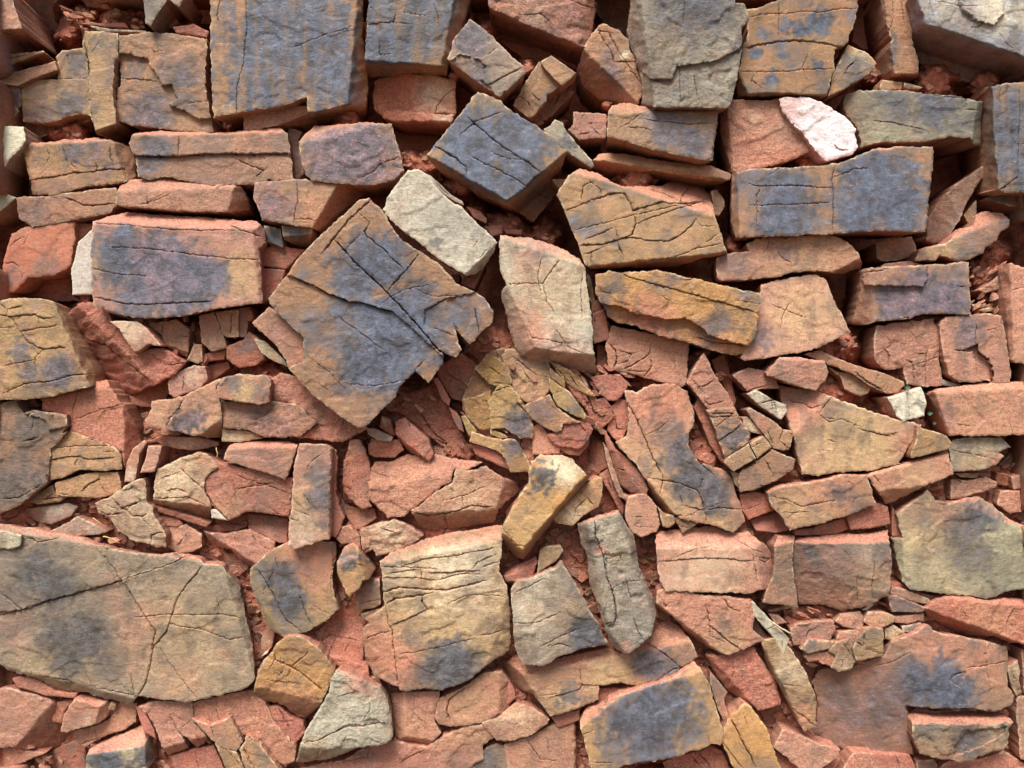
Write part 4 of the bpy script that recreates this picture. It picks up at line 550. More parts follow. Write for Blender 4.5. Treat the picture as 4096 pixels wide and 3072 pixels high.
S("b3","520,980 480,1050 560,880 870,820 1080,760 1150,640 1280,600 1440,500 1500,560 1800,620 2080,680 2090,830 2080,1000 2140,1080 2120,1150 1980,1210 1820,1200 1380,1190 1270,1160 1310,1290 1310,1400 1330,1560 1100,1530 850,1530 700,1490 560,1400 460,1390 540,1290 560,1150",f="840,880 960,1380 600,1100 2.5;1280,600 1420,850 1100,700 1.2;460,1390 900,1520 600,1480 2;1900,680 2100,1100 2120,850 1.5",c="1270,1165 1500,1190 1800,1185 1930,1210:2;1620,940 1700,890 1740,880:.8;1620,950 1680,1000:.8;1750,850 1900,840 2080,800:.5",L="1260,1165 1500,1190 1800,1185 2200,1230 2200,1600 1320,1600 1300,1300:-1.5;1610,950 1640,900 1740,880 1690,1010:-.3",b="750,1150,240,.9;780,1270,220,.9;1100,1180,300,1;1250,1050,280,.9;1550,1000,200,.95;1650,1080,180,1;1400,950,160,.7;1250,820,130,.5;1550,850,120,.6;1760,960,80,.7;1050,1400,200,.7;1250,1350,150,.8;850,1420,130,.5;1100,1050,150,.8",p="1680,930,70,1;1500,620,250,.6;1900,800,250,.5;1000,900,200,.5",s=.1,r=.9,q=.9,n="broad red and blue rock with a wavy face at the lower right")
S("b3.5","1310,1280 1360,1240 1500,1260 1800,1250 2100,1260 2130,1290 2100,1360 2090,1460 2060,1510 1900,1550 1800,1600 1700,1610 1480,1580 1380,1550 1310,1400",f="1320,1300 2110,1310 1700,1240 2",L="1640,1480 1760,1360 2000,1340 2090,1330 2000,1420 1800,1500 1650,1560:-.7",c="1600,1590 1640,1440:.6",b="1450,1350,150,.5;1700,1300,160,.5;1750,1460,160,.6;1850,1420,110,.5",w="1500,1260,150,.3;2000,1310,100,.5",k="1450,1480,150,.4;1950,1500,140,.4",s=.05,r=1.7,n="grey knobbly block resting at the lower right corner")
S("r0","1330,1190 1520,1200 1940,1210 2080,1190 2110,1250 1800,1240 1500,1250 1330,1250",s=.6,r=2.2)
S("k2","2070,850 2160,790 2180,880 2170,960 2200,1060 2150,1080 2110,1000",c="2110,880 2150,960",w="2130,870,60,.3",r=1.6)
S("p2","2160,1090 2230,1080 2400,1100 2400,1600 2190,1590 2150,1250",s=.4)
S("p2","2190,700 2400,740 2400,1090 2210,1060 2200,900",s=.3)
S("p2.5","190,1490 270,1340 440,1400 570,1470 740,1510 700,1590 590,1659 560,1740 450,1720 300,1570",s=.5,r=1,n="smooth pink stone wedged at the lower edge, right of the ochre wedge")
S("r1","210,1520 300,1580 440,1680 440,1740 240,1740",s=.5)
S("p2","840,1540 1010,1540 1050,1640 1060,1740 720,1740 770,1640",s=.6)
S("r1.5","1000,1550 1290,1550 1340,1640 1340,1740 1080,1740",c="1180,1560 1210,1660:.7",s=.5)
S("p1","1520,1660 1600,1600 1850,1590 2050,1520 2300,1680 2300,1760 1500,1760",s=.6)
S("b1","1340,1600 1490,1590 1520,1640 1480,1740 1360,1740")
S("r0","590,1659 720,1590 830,1550 720,1720 600,1740",s=.5)
# ---------------------------------------------------------------- building one stone
PAL = dict(k=lin(160, 127, 94), g=lin(150, 142, 120), c=lin(156, 158, 164), b=lin(136, 108, 90), p=lin(172, 130, 106), r=lin(162, 104, 84),
           w=lin(192, 187, 166), W=lin(228, 212, 204), y=lin(158, 124, 76))
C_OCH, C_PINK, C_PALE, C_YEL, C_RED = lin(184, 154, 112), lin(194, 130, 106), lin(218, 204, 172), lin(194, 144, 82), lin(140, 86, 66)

def wiggle(P, closed, step, amp, seed):
    """subdivide a polyline to `step` and push the points off it with fractal noise"""
    Q = np.vstack([P, P[:1]]) if closed else P
    out = []; s = 0.
    for a, b in zip(Q[:-1], Q[1:]):
        l = np.linalg.norm(b-a); n = max(1, int(round(l/step)))
        t = np.arange(n)/n; e = a+(b-a)*t[:, None]
        nx = np.array([-(b-a)[1], (b-a)[0]])/max(l, 1e-9)
        ar = s+t*l
        win = np.minimum(1, np.minimum(t, 1-t)*l/.012)
        d = amp*(fbm(ar*28+seed*3.7, ar*0+seed*1.3, 2)*1.6*win + 1.0*perlin(ar*150+seed, ar*0+seed*2.1))
        out.append(e+nx*d[:, None]); s += l
    out = np.vstack(out)
    if not closed: out = np.vstack([out, P[-1:]])
    return out
def inside(P, poly):
    x, y = P[:, 0], P[:, 1]; r = np.zeros(len(P), bool)
    a = poly; b = np.roll(poly, -1, 0)
    for (x0, y0), (x1, y1) in zip(a, b):
        if y0 == y1: continue
        m = ((y0 > y) != (y1 > y)) & (x < (x1-x0)*(y-y0)/(y1-y0)+x0); r ^= m
    return r
def seg_dist(P, A, B, maxd=None):
    """distance of every point to a set of segments, and the arc index of the nearest"""
    best = np.full(len(P), 1e9); idx = np.zeros(len(P))
    for i, (a, b) in enumerate(zip(A, B)):
        ab = b-a; l2 = ab@ab+1e-18
        if maxd is not None:
            lo = np.minimum(a, b)-maxd; hi = np.maximum(a, b)+maxd
            m = np.where((P[:, 0] > lo[0]) & (P[:, 0] < hi[0]) & (P[:, 1] > lo[1]) & (P[:, 1] < hi[1]))[0]
            if not len(m): continue
            Q = P[m]
        else: m = slice(None); Q = P
        t = np.clip(((Q-a)@ab)/l2, 0, 1); d = np.hypot(*(Q-a-t[:, None]*ab).T)
        bb = best[m]; w = d < bb
        bb[w] = d[w]; best[m] = bb
        ii = idx[m]; ii[w] = (i+t)[w]; idx[m] = ii
    return best, idx
def area(P):
    x, y = P.T; return .5*abs(np.dot(x, np.roll(y, -1))-np.dot(y, np.roll(x, -1)))

def stone_arrays(d, i, h=None, shift=(0, 0)):
    rg = np.random.default_rng(1000+i)
    poly = d['poly']; A = area(poly); size = math.sqrt(A)
    if h is None: h = min(.0029, max(.0020, size*.03))
    coarse = h > .005
    seed = i*1.618+3
    ring = wiggle(poly, True, h*1.15, min(.0021, size*.02), seed)
    cen = poly.mean(0); lo, hi = ring.min(0), ring.max(0); half = (hi-lo)/2+1e-6
    # interior points on a jittered hexagonal grid
    gx = np.arange(lo[0], hi[0], h); gy = np.arange(lo[1], hi[1], h*.87)
    X, Y = np.meshgrid(gx, gy); X[1::2] += h/2
    G = np.stack([X.ravel(), Y.ravel()], 1)+rg.uniform(-.22, .22, (X.size, 2))*h
    G = G[inside(G, ring)]
    extra = []; cracks = []; layers = []
    if not coarse:
        hair = []
        if size > .05:
            for q in range(int(rg.integers(0, 2+int(size*10)))):
                a0 = lo+(hi-lo)*rg.uniform(.1, .9, 2); an = rg.normal(0, .5)+(0 if rg.random() < .65 else 1.5); ln = size*rg.uniform(.15, .5)
                b0 = a0+ln*np.array([math.cos(an), math.sin(an)]); hair.append((np.array([a0, (a0+b0)/2+rg.normal(0, ln*.08, 2), b0]), rg.uniform(.2, .5)))
        for j, (P, w) in enumerate(d['c']+hair):
            Q = wiggle(P, False, .0026, .0014, seed+j*7.7); hw = .0007*w+.0002
            t = np.gradient(Q, axis=0); t /= np.linalg.norm(t, axis=1)[:, None]+1e-9; nr = np.stack([-t[:, 1], t[:, 0]], 1)
            n = len(Q); tap = np.clip(np.minimum(np.arange(n)+.6, n-np.arange(n)-.4)/5, .25, 1)*(.85+.3*rg.random(n))*np.clip(1.05+1.3*fbm(np.arange(n)*.16+seed+j*3, np.zeros(n)+j, 2), .35, 1.9)
            extra += [Q, Q+nr*(hw*tap)[:, None], Q-nr*(hw*tap)[:, None]]
            cracks.append((Q, hw, tap, w))
        for j, (P, dz) in enumerate(d['L']):
            Q = wiggle(P, True, .0026, .0022, seed+j*5.1+40)
            t = np.roll(Q, -1, 0)-np.roll(Q, 1, 0); t /= np.linalg.norm(t, axis=1)[:, None]+1e-9; nr = np.stack([-t[:, 1], t[:, 0]], 1)*.0006
            extra += [Q+nr, Q-nr]; layers.append((Q, dz))
        if extra:
            E = np.vstack(extra); E = E[inside(E, ring)]
            db, _ = seg_dist(E, ring, np.roll(ring, -1, 0), .002); E = E[db > h*.25]
            # drop grid points that crowd the crack points
            cell = {}
            for q in np.floor(E/(h*.55)).astype(int): cell[(q[0], q[1])] = 1
            gi = np.floor(G/(h*.55)).astype(int)
            G = G[np.array([(a, b) not in cell for a, b in gi], bool)]
            G = np.vstack([G, E])
    db, _ = seg_dist(G, ring, np.roll(ring, -1, 0), .012)
    G = G[db > h*.45]
    nb = len(ring); allp = np.vstack([ring, G])
    vv, _, ff, *_ = delaunay_2d_cdt([Vector(q) for q in allp], [(q, (q+1) % nb) for q in range(nb)], [], 1, 1e-7)
    V2 = np.array([(q[0], q[1]) for q in vv])
    F = [tuple(f) for f in ff]

    def heights(P):
        x, y = P.T
        n1 = fbm(x*22+seed, y*22-seed, 3); n2 = fbm(x*75+seed, y*75, 3)
        hl = d['t'][0]*(x-cen[0])/half[0] - d['t'][1]*(y-cen[1])/half[1]
        base = np.full(len(P), 1.0); facet = np.zeros(len(P))
        for k_, (tri, drop) in enumerate(d['f']):
            a, b, c = tri; e = b-a; nr = np.array([-e[1], e[0]])/np.linalg.norm(e)
            dc = (c-a)@nr
            if (nr*np.sign(dc))[1] < -.55: drop = drop*1.7
            s = ((P-a)@nr)*np.sign(dc)+.0035*fbm(x*40+k_*9, y*40+seed, 2)
            q = -drop*s/abs(dc); m = (q < facet) & (s > 0); facet[m] = q[m]
        facet = np.maximum(facet, -.13)
        hl = hl+facet
        for Q, dz in layers: hl = hl+dz*inside(P, Q)
        r = d['r']*min(1., .45+size*5)
        # slate terraces: noise stepped into thin beds
        tn = fbm(x*7+seed*2, y*10+seed, 3)*2.6+n2*.12
        ter = (np.floor(tn)+sstep(.0, .1, tn-np.floor(tn)))*.0017
        hs = r*(.0018*n1+.0007*n2*min(r, 1.6)+ter) + .0006*r*fbm(x*240, y*240+seed, 2)
        hs += .0035*fbm(x*8+seed, y*8+seed*.7, 2)*min(1, size*6)
        e = .0008+.0026*(.5+.5*perlin(x*30+seed, y*30+5))
        db, _ = seg_dist(P, ring, np.roll(ring, -1, 0), .011)
        hs -= .0016*np.clip(1-db/e, 0, 1)**1.5*(.6+.4*r)
        for Q, hw, tap, w in cracks:
            dc, ix = seg_dist(P, Q[:-1], Q[1:], .02)
            tp = np.interp(ix, np.arange(len(tap)), tap)
            wd = hw*tp
            hs -= np.clip(1-dc/wd, 0, 1)*(.006+.011*w)*np.clip(tp, .3, 1)
            si = np.clip(ix.astype(int), 0, len(Q)-2); ab = Q[si+1]-Q[si]; ap = P-Q[si]
            sg = np.sign(ab[:, 0]*ap[:, 1]-ab[:, 1]*ap[:, 0])*(1 if (len(Q) % 2) else -1)
            hs += (dc < 1)*sg*.0009*w*tp*np.exp(-np.minimum(dc, 1)/.008)
        return hl, hs, facet, db
    hl, hs, facet, db = heights(V2)
    def place(P, hl, hs):
        kf = (DIST-d['z']-hl)/DIST
        return np.stack([(P[:, 0]+shift[0])*kf, -(d['z']+hl+hs), EYE+(P[:, 1]+shift[1])*kf], 1)
    V = place(V2, hl, hs)
    # colour masks
    x, y = V2.T
    ca, sa = math.cos(seed*.7), math.sin(seed*.7)
    jn = .5*fbm(x*24+seed, y*24, 3)+.5*fbm((x*ca+y*sa)*16+seed, (y*ca-x*sa)*55, 3); jn2 = fbm(x*90+seed, y*90, 2)
    def blob(lst):
        m = np.zeros(len(V2))
        for c, r, a in lst:
            q = np.hypot(*(V2-c).T)/(r*1.22)+.62*jn+(.34 if r > .03 else .95)*jn2
            m = np.maximum(m, a*(1-sstep(.2, 1.3, q)))
        return m
    base = PAL[d['col']]*(1+rg.uniform(-.2, .14))*(1+rg.uniform(-.07, .07, 3))
    tint = np.repeat(base[None], len(V2), 0)
    if d['y']: tint = tint*(1-d['y'])+C_YEL*d['y']
    for lst, cc in ((d['k'], C_OCH), (d['w'], C_PALE), (d['p'], C_PINK)):
        if lst: m = np.clip(blob(lst), 0, 1)[:, None]; tint = tint*(1-m)+cc*m
    mot = {'k': .42, 'g': .42, 'b': .4, 'y': .25, 'p': .2}.get(d['col'], .08)
    pat = np.maximum(blob(d['b']), mot*(1.35 if cen[1] > .1 else .9)*sstep(-.2, .5, fbm(x*11+seed*3, y*11-seed, 3))); rust = np.full(len(V2), d['rust'])
    if d['tx'] == 'v':
        st = fbm(x*55+seed, y*6, 3); tint = tint*(1+.35*st)[:, None]; pat = pat*np.clip(.85+.9*st, 0, 1.2)
        rust = rust+1.2*sstep(.15, .45, fbm(x*38-seed, y*5, 2))*(pat > .2)
    if d['tx'] == 'h': tint = tint*(1+.35*fbm(x*6, y*90+seed, 3))[:, None]
    if d['gr']: tint = tint*(1+.16*d['gr']*fbm(x*230, y*230, 2))[:, None]
    dust = np.full(len(V2), d['s'])
    # pale rims: chipped edges plus a bright edge halo painted into the tint; turned-away flanks keep their red earth
    wear_halo = (.75*np.clip(1-db/.0038, 0, 1)*sstep(-.15, .3, jn2+.3*jn))[:, None]*(d['col'] not in 'rW')
    tint = tint*(1-wear_halo)+C_PALE*wear_halo; pat = pat*(1-wear_halo[:, 0])
    fl = sstep(.004, .02, -facet)[:, None]*(.75 if d['col'] not in 'wg' else .45)
    tint = tint*(1-fl)+(C_RED*.55+base*.45)*fl; pat = pat*(1-.7*fl[:, 0]); dust = np.maximum(dust, .35*fl[:, 0])
    mask = np.stack([pat, dust, np.clip(rust, 0, 1)], 1)
    # flanks running back into the wall
    rl, rs, _, _ = heights(ring)
    top = place(ring, rl, rs)
    depth = (.10+.06*rg.random())*(.6 if size < .05 else 1)
    offs = [0, .0025, .009, .02, .045, depth] if not coarse else [0, .02, depth]
    c3 = top.mean(0); rows = []
    ar = np.arange(nb)*h*1.15
    for q, o in enumerate(offs):
        R = top.copy(); R[:, 1] += o
        sh = 1-.10*o/.1-.0*q
        n_ = fbm(ar*30+seed, np.full(nb, o*60), 2)
        f = sh+(.035*n_*min(1, o/.01)*min(.05/size, .8))
        R[:, 0] = c3[0]+(R[:, 0]-c3[0])*f; R[:, 2] = c3[2]+(R[:, 2]-c3[2])*f
        R[:, 1] += .002*n_*(o > 0)
        rows.append(R)
    n0 = len(V); V = np.vstack([V]+rows)
    # cdt triangles face +z of the (u,v) plane; with Y = -height they already point at the camera (-Y) when wound ccw
    for q in range(len(offs)-1):
        a0, b0 = n0+q*nb, n0+(q+1)*nb
        F += [(a0+j, b0+j, b0+(j+1) % nb, a0+(j+1) % nb) for j in range(nb)] if ccw(ring) else \
             [(a0+j, a0+(j+1) % nb, b0+(j+1) % nb, b0+j) for j in range(nb)]
    last = n0+(len(offs)-1)*nb
    F.append(tuple(range(last, last+nb)) if not ccw(ring) else tuple(range(last+nb-1, last-1, -1)))
    side = (C_RED*.6+base*.4)
    ns = len(V)-n0
    tint = np.vstack([tint, np.repeat(side[None], ns, 0)])
    mask = np.vstack([mask, np.tile([0, .3, 0], (ns, 1))])
    bl = d['q'] if d['q'] is not None else (.9 if cen[1] > .05 else .45)+rg.uniform(-.2, .1)
    tint = np.column_stack([tint, np.full(len(tint), bl)])
    mask = np.column_stack([mask, np.full(len(mask), min(1., max(.05, (d['r']-.4)/1.6+rg.uniform(-.08, .2))))])
    return V, F, tint, mask
def ccw(P):
    x, y = P.T; return np.dot(x, np.roll(y, -1))-np.dot(y, np.roll(x, -1)) > 0
def add_mesh(name, V, F, tint, mask, parent, mat):
    me = bpy.data.meshes.new(name); me.from_pydata(V.tolist(), [], F)
    for nm, arr in (("tint", tint), ("mask", mask)):
        a = me.attributes.new(nm, 'FLOAT_COLOR', 'POINT')
        a.data.foreach_set("color", np.hstack([np.clip(arr, 0, 1), np.ones((len(arr), 1))])[:, :4].astype(np.float32).ravel())
    me.materials.append(mat); me.shade_smooth(); me.update()
    o = bpy.data.objects.new(name, me); sc.collection.objects.link(o); o.parent = parent
    return o
def join(parts):
    Vs, Fs, Ts, Ms, n = [], [], [], [], 0
    for V, F, t, m in parts:
        Vs.append(V); Fs += [tuple(q+n for q in f) for f in F]; Ts.append(t); Ms.append(m); n += len(V)
    return np.vstack(Vs), Fs, np.vstack(Ts), np.vstack(Ms)

order = sorted(range(len(STONES)), key=lambda i: -area(STONES[i]['poly']))
small = []
for rank, i in enumerate(order):
    arr = stone_arrays(STONES[i], i)
    if rank < 300:
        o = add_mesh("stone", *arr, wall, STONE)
        if STONES[i]['label']: o["label"] = STONES[i]['label']
    else: small.append(arr)

# ---------------------------------------------------------------- red earth packed between the stones
# how much of the picture plane the stones cover, on a coarse raster
RW, RH = 512, 384
cov = np.full((RH, RW), -1.0)
ux = (np.arange(RW)+.5)/RW*PHOTO_W-PHOTO_W/2; vy = PHOTO_W*.375-(np.arange(RH)+.5)/RH*PHOTO_W*.75
UX, VY = np.meshgrid(ux, vy); UV = np.stack([UX.ravel(), VY.ravel()], 1)
for d in STONES:
    lo, hi = d['poly'].min(0), d['poly'].max(0)
    m = np.where((UV[:, 0] > lo[0]) & (UV[:, 0] < hi[0]) & (UV[:, 1] > lo[1]) & (UV[:, 1] < hi[1]))[0]
    if len(m):
        q = m[inside(UV[m], d['poly'])]; cov.ravel()[q] = np.maximum(cov.ravel()[q], d['z'])
PADS = []
def pad(tx, ty, *rows):
    T(tx, ty)
    for x_, y_, r_, z_ in rows: PADS.append((to_uv([(x_, y_)])[0], r_*PX*.95, z_*.013))
pad(0, 0, (600, 1050, 170, -.5), (420, 1080, 120, -1), (1000, 170, 260, -1.5), (1500, 230, 160, 0), (640, 150, 160, -2.5), (1850, 1010, 90, -1.5), (560, 280, 120, -3), (380, 600, 120, -1), (1900, 960, 80, -2))
pad(1000, 0, (760, 960, 160, 1), (1300, 1320, 130, 0), (1450, 580, 140, .5), (880, 430, 60, 0), (1900, 260, 140, -2), (1450, 1330, 150, -1), (1650, 620, 60, 1), (2080, 780, 80, 0), (1700, 1500, 150, 1))
pad(2000, 0, (860, 840, 70, 1), (1100, 1430, 260, 1.5), (220, 540, 90, 1.5), (1480, 860, 200, 2), (300, 990, 100, 0), (500, 1000, 60, -.5))
pad(2996, 0, (1500, 660, 260, 1.5), (1900, 650, 160, 1.5), (500, 1320, 260, 1.5), (1000, 620, 120, 0), (1050, 300, 120, -1), (1880, 1060, 80, 1))
pad(0, 750, (690, 320, 120, 0), (1560, 1180, 160, -.5), (1750, 1330, 200, -1), (700, 950, 110, -.5), (2060, 1300, 100, -1.5))
pad(1000, 750, (1800, 200, 130, 0), (1980, 350, 130, .5), (1850, 1050, 120, -1), (1900, 1300, 250, .5), (1600, 1500, 200, 0), (150, 1550, 200, 0))
pad(2000, 750, (100, 320, 140, 0), (350, 400, 160, 0), (1900, 480, 130, 0), (700, 1540, 140, 0), (1600, 1400, 120, 0), (1080, 1040, 90, 3), (100, 1320, 150, 0), (1480, 1480, 60, 0))
pad(2996, 750, (780, 1260, 160, 1), (1880, 720, 180, .5), (1950, 900, 150, 0), (2000, 520, 120, -1), (600, 1300, 150, .5), (1150, 1500, 100, 0), (1200, 1560, 90, 1), (1900, 400, 120, -1.5), (280, 400, 160, 1.5))
pad(0, 1500, (300, 1180, 300, .5), (900, 1320, 250, .5), (250, 230, 120, 1), (1350, 640, 140, 0), (1400, 1430, 200, 0), (700, 1080, 200, .3), (120, 1160, 160, 1), (2100, 1480, 120, 0))
pad(1000, 1500, (300, 300, 350, .5), (800, 460, 160, 0), (700, 620, 80, .5), (730, 880, 80, 0), (1600, 700, 120, .5), (1900, 600, 100, 0), (1000, 1500, 90, .5), (850, 1250, 90, .5), (1500, 1250, 300, .8), (1200, 250, 160, -.5))
pad(2000, 1500, (1640, 640, 160, .8), (950, 330, 130, 0), (1300, 110, 200, 0), (700, 1080, 90, 1), (1800, 850, 120, 0))
pad(2996, 1500, (700, 130, 160, .8), (500, 100, 160, .8), (1290, 480, 120, 1), (1120, 300, 90, 1), (1320, 400, 70, 1), (350, 830, 120, 1), (1700, 900, 200, .3), (2050, 850, 120, -.5), (280, 330, 80, .5))
pad(0, 2247, (700, 1200, 300, -.3), (1000, 1200, 260, -.3), (1900, 1150, 200, .5), (500, 1550, 250, -1), (2080, 550, 90, -.5))
pad(1000, 2247, (700, 820, 220, .8), (150, 1250, 250, .5), (1080, 1030, 80, .5), (1500, 1360, 140, .8), (1050, 1500, 160, .8), (920, 880, 90, 1), (480, 700, 150, 0), (1300, 1010, 120, .5))
pad(2000, 2247, (100, 700, 120, 0), (800, 740, 250, .8), (1000, 1080, 200, 0), (680, 1200, 90, 0), (2100, 1100, 200, -.5), (1500, 1600, 200, 0), (1650, 900, 80, -1))
pad(2996, 2247, (300, 400, 200, -.2), (950, 430, 200, .5), (1650, 1220, 250, 1), (1300, 300, 100, 0), (500, 1600, 200, -.5), (1400, 1600, 160, 0))
def soil_height(u, v):
    up = sstep(-.25, .35, v)
    z = -.022*(1-up)-.16*up + .018*fbm(u*7, v*7, 3)
    for c, r, h in PADS:
        q = np.hypot(u-c[0], v-c[1])/r+.5*fbm(u*18+c[0]*9, v*18, 3)+.2*perlin(u*70, v*70+c[1])
        w = 1-sstep(.25, 1.5, q); z = z*(1-w)+(h-.02)*w
    lump = np.abs(perlin(u*62+3, v*62))*.006+np.abs(perlin(u*150, v*150+8))*.005
    return z-lump+.004+.0025*fbm(u*210, v*210, 2)
def build_soil():
    h = .0042
    ci = np.arange(-1.08, 1.0801, h); cj = np.arange(-.80, .8001, h)
    ox = np.arange(.03, .56, .03)
    us = np.concatenate([-1.08-ox[::-1], ci, 1.08+ox]); vs_ = np.concatenate([-.80-ox[:10][::-1], cj, .80+ox[:10]])
    U, Vv = np.meshgrid(us, vs_); z = soil_height(U.ravel(), Vv.ravel())
    k = (DIST-z)/DIST
    V = np.stack([U.ravel()*k, -z, np.maximum(EYE+Vv.ravel()*k, -.03)], 1)
    nu, nv = len(us), len(vs_)
    a = (np.arange(nv-1)[:, None]*nu+np.arange(nu-1)[None]).ravel()
    F = np.stack([a, a+1, a+nu+1, a+nu], 1).tolist()
    # close the bank behind: top, back and ends
    n0 = len(V); x0, x1 = V[:, 0].min(), V[:, 0].max(); zt = V[:, 2].max()
    V = np.vstack([V, [[x0, .6, -.03], [x1, .6, -.03], [x1, .6, zt], [x0, .6, zt]]])
    F.append([n0+1, n0, n0+3, n0+2])
    tr = [(nv-1)*nu+q for q in range(nu)]; F.append(tr+[n0+2, n0+3])
    le = [q*nu for q in range(nv)]; F.append(le+[n0+3, n0]); re = [q*nu+nu-1 for q in range(nv-1, -1, -1)]; F.append(re+[n0+1, n0+2])
    o = sheet("packed_earth", V, F, SOIL, wall); o["kind"] = "stuff"
build_soil()

# ---------------------------------------------------------------- chips and crumbs lying on the earth in the joints
def chip(u, v, z, s, i, el=None, ro=None):
    rg = np.random.default_rng(50000+i)
    n = rg.integers(5, 8); an = np.sort(rg.uniform(0, 2*math.pi, n)); an = np.linspace(0, 2*math.pi, n, False)+rg.uniform(-.4, .4, n)
    el = el or rg.uniform(.35, .8); ro = rg.uniform(-.7, .7) if ro is None else ro+rg.normal(0, .2); ra = s*rg.uniform(.7, 1.2, n)
    p = np.stack([np.cos(an)*ra, np.sin(an)*ra*el], 1); c, s_ = math.cos(ro), math.sin(ro)
    p = p@np.array([[c, s_], [-s_, c]])
    tl = rg.normal(0, .35, 2); th = s*rg.uniform(.35, .7)
    f = np.column_stack([u+p[:, 0]*.8, -(z+th+p@tl*.8), v+p[:, 1]*.8])
    m = np.column_stack([u+p[:, 0], -(z+th*.45+p@tl), v+p[:, 1]])
    b = np.column_stack([u+p[:, 0]*.9, np.full(n, -(z-th*.6)), v+p[:, 1]*.9])
    V = np.vstack([f, m, b]); F = [tuple(range(n))]
    for q in range(n):
        w = (q+1) % n; F += [(q, n+q, n+w, w), (n+q, 2*n+q, 2*n+w, n+w)]
    k = (DIST-z)/DIST; V[:, 0] *= k; V[:, 2] = EYE+V[:, 2]*k
    col = [PAL['r'], PAL['p'], PAL['r'], PAL['b'], PAL['k']][rg.integers(0, 5)]*rg.uniform(.8, 1.1)
    return V, F, np.repeat(np.append(col, .5)[None], len(V), 0), np.tile([0, .5, 0, .7], (len(V), 1))
rg = np.random.default_rng(11)
free = UV[(cov.ravel() < -.005)]
sel = free[rg.choice(len(free), 5200)]+rg.uniform(-.002, .002, (5200, 2))
hz = soil_height(sel[:, 0], sel[:, 1])
chips = [chip(u, v, z, .0016+(.0105 if v > 0 else .0165)*rg.random()**2.4, q) for q, ((u, v), z) in enumerate(zip(sel, hz)) if z > -.075]
def shards(tx, ty, x0, y0, x1, y1, n, ang, smin, smax, z):
    T(tx, ty); P = to_uv(np.stack([rg.uniform(x0, x1, n), rg.uniform(y0, y1, n)], 1))
    for q, (u, v) in enumerate(P):
        chips.append(chip(u, v, (z+rg.normal(0, .5))*.01, rg.uniform(smin, smax), 9000+len(chips), rg.uniform(.25, .6), math.radians(ang)))
shards(2000, 1500, 450, -80, 900, 450, 60, -48, .006, .020, .6)
shards(2000, 1500, -200, -150, 500, 500, 24, -40, .005, .013, 1.5)
shards(1000, 1500, 1150, 60, 1850, 680, 22, -45, .006, .016, -.4)
shards(0, 750, 1150, 1000, 2050, 1420, 40, 85, .006, .018, 0)
shards(2996, 2247, 280, 380, 950, 850, 50, -10, .006, .018, 1)
shards(0, 1500, 150, 950, 1000, 1380, 40, 15, .005, .016, .6)
shards(0, 2247, 50, 1050, 1750, 1659, 60, -50, .006, .020, -.2)
shards(2996, 750, 1750, 620, 2080, 1020, 35, 40, .004, .012, .6)
shards(0, 0, 520, 20, 1150, 260, 35, -15, .005, .016, -1.5)
shards(1000, 1500, 680, 500, 1000, 1500, 30, 70, .005, .014, 0)
shards(2000, 750, 700, 1480, 1900, 1659, 30, -30, .005, .016, .2)
shards(2996, 2247, 900, 330, 1500, 650, 30, 0, .005, .014, 1)
V, F, t, m = join(small+chips)
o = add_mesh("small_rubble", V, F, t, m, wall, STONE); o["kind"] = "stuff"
nsm = sum(len(q[1]) for q in small); fl = np.zeros(len(F), bool); fl[:nsm] = True
o.data.polygons.foreach_set("use_smooth", fl)

# ---------------------------------------------------------------- the wall goes on past the picture: coarser stones in one mass
outer = []
SX, SY = 4096+100, 3072+80
for i, d in enumerate(STONES):
    c = d['poly'].mean(0); sx, sy = c[0]/SRC+2048, 1536-c[1]/SRC
    for a in (-1, 0, 1):
        for b in (-1, 0, 1):
            if (a, b) == (0, 0): continue
            if area(d['poly']) < .0008: continue
            x_, y_ = sx+a*SX, sy+b*SY
            if a > 0 and x_ > 4096+950 or a < 0 and x_ < -950 or b < 0 and y_ < -560 or b > 0 and y_ > 3072+560: continue
            outer.append(stone_arrays(d, i, h=.011, shift=(a*SX*SRC, -b*SY*SRC)))
V, F, t, m = join(outer)
o = add_mesh("outer_stones", V, F, t, m, wall, STONE); o["kind"] = "stuff"

# ---------------------------------------------------------------- straws, a twig and seedlings caught in the joints
def plain(name, col, rough=.8):
    m = bpy.data.materials.new(name); m.use_nodes = True; N = m.node_tree.nodes; L = m.node_tree.links
    n = N.new("ShaderNodeTexNoise"); n.inputs["Scale"].default_value = 300
    g = N.new("ShaderNodeNewGeometry"); L.new(g.outputs["Position"], n.inputs["Vector"])
    r = N.new("ShaderNodeValToRGB"); L.new(n.outputs[0], r.inputs[0])
    r.color_ramp.elements[0].color = (*(col*.6), 1); r.color_ramp.elements[1].color = (*np.minimum(col*1.25, 1), 1)
    L.new(r.outputs[0], N["Principled BSDF"].inputs["Base Color"]); N["Principled BSDF"].inputs["Roughness"].default_value = rough
    return m
STRAW, TWIG, LEAF = plain("dry_straw", lin(206, 176, 110)), plain("bleached_wood", lin(204, 180, 150)), plain("green_leaf", lin(58, 96, 70), .5)
def wpt(x, y, z):
    u, v = to_uv([(x, y)])[0]; k = (DIST-z)/DIST
    return np.array([u*k, -z, EYE+v*k])
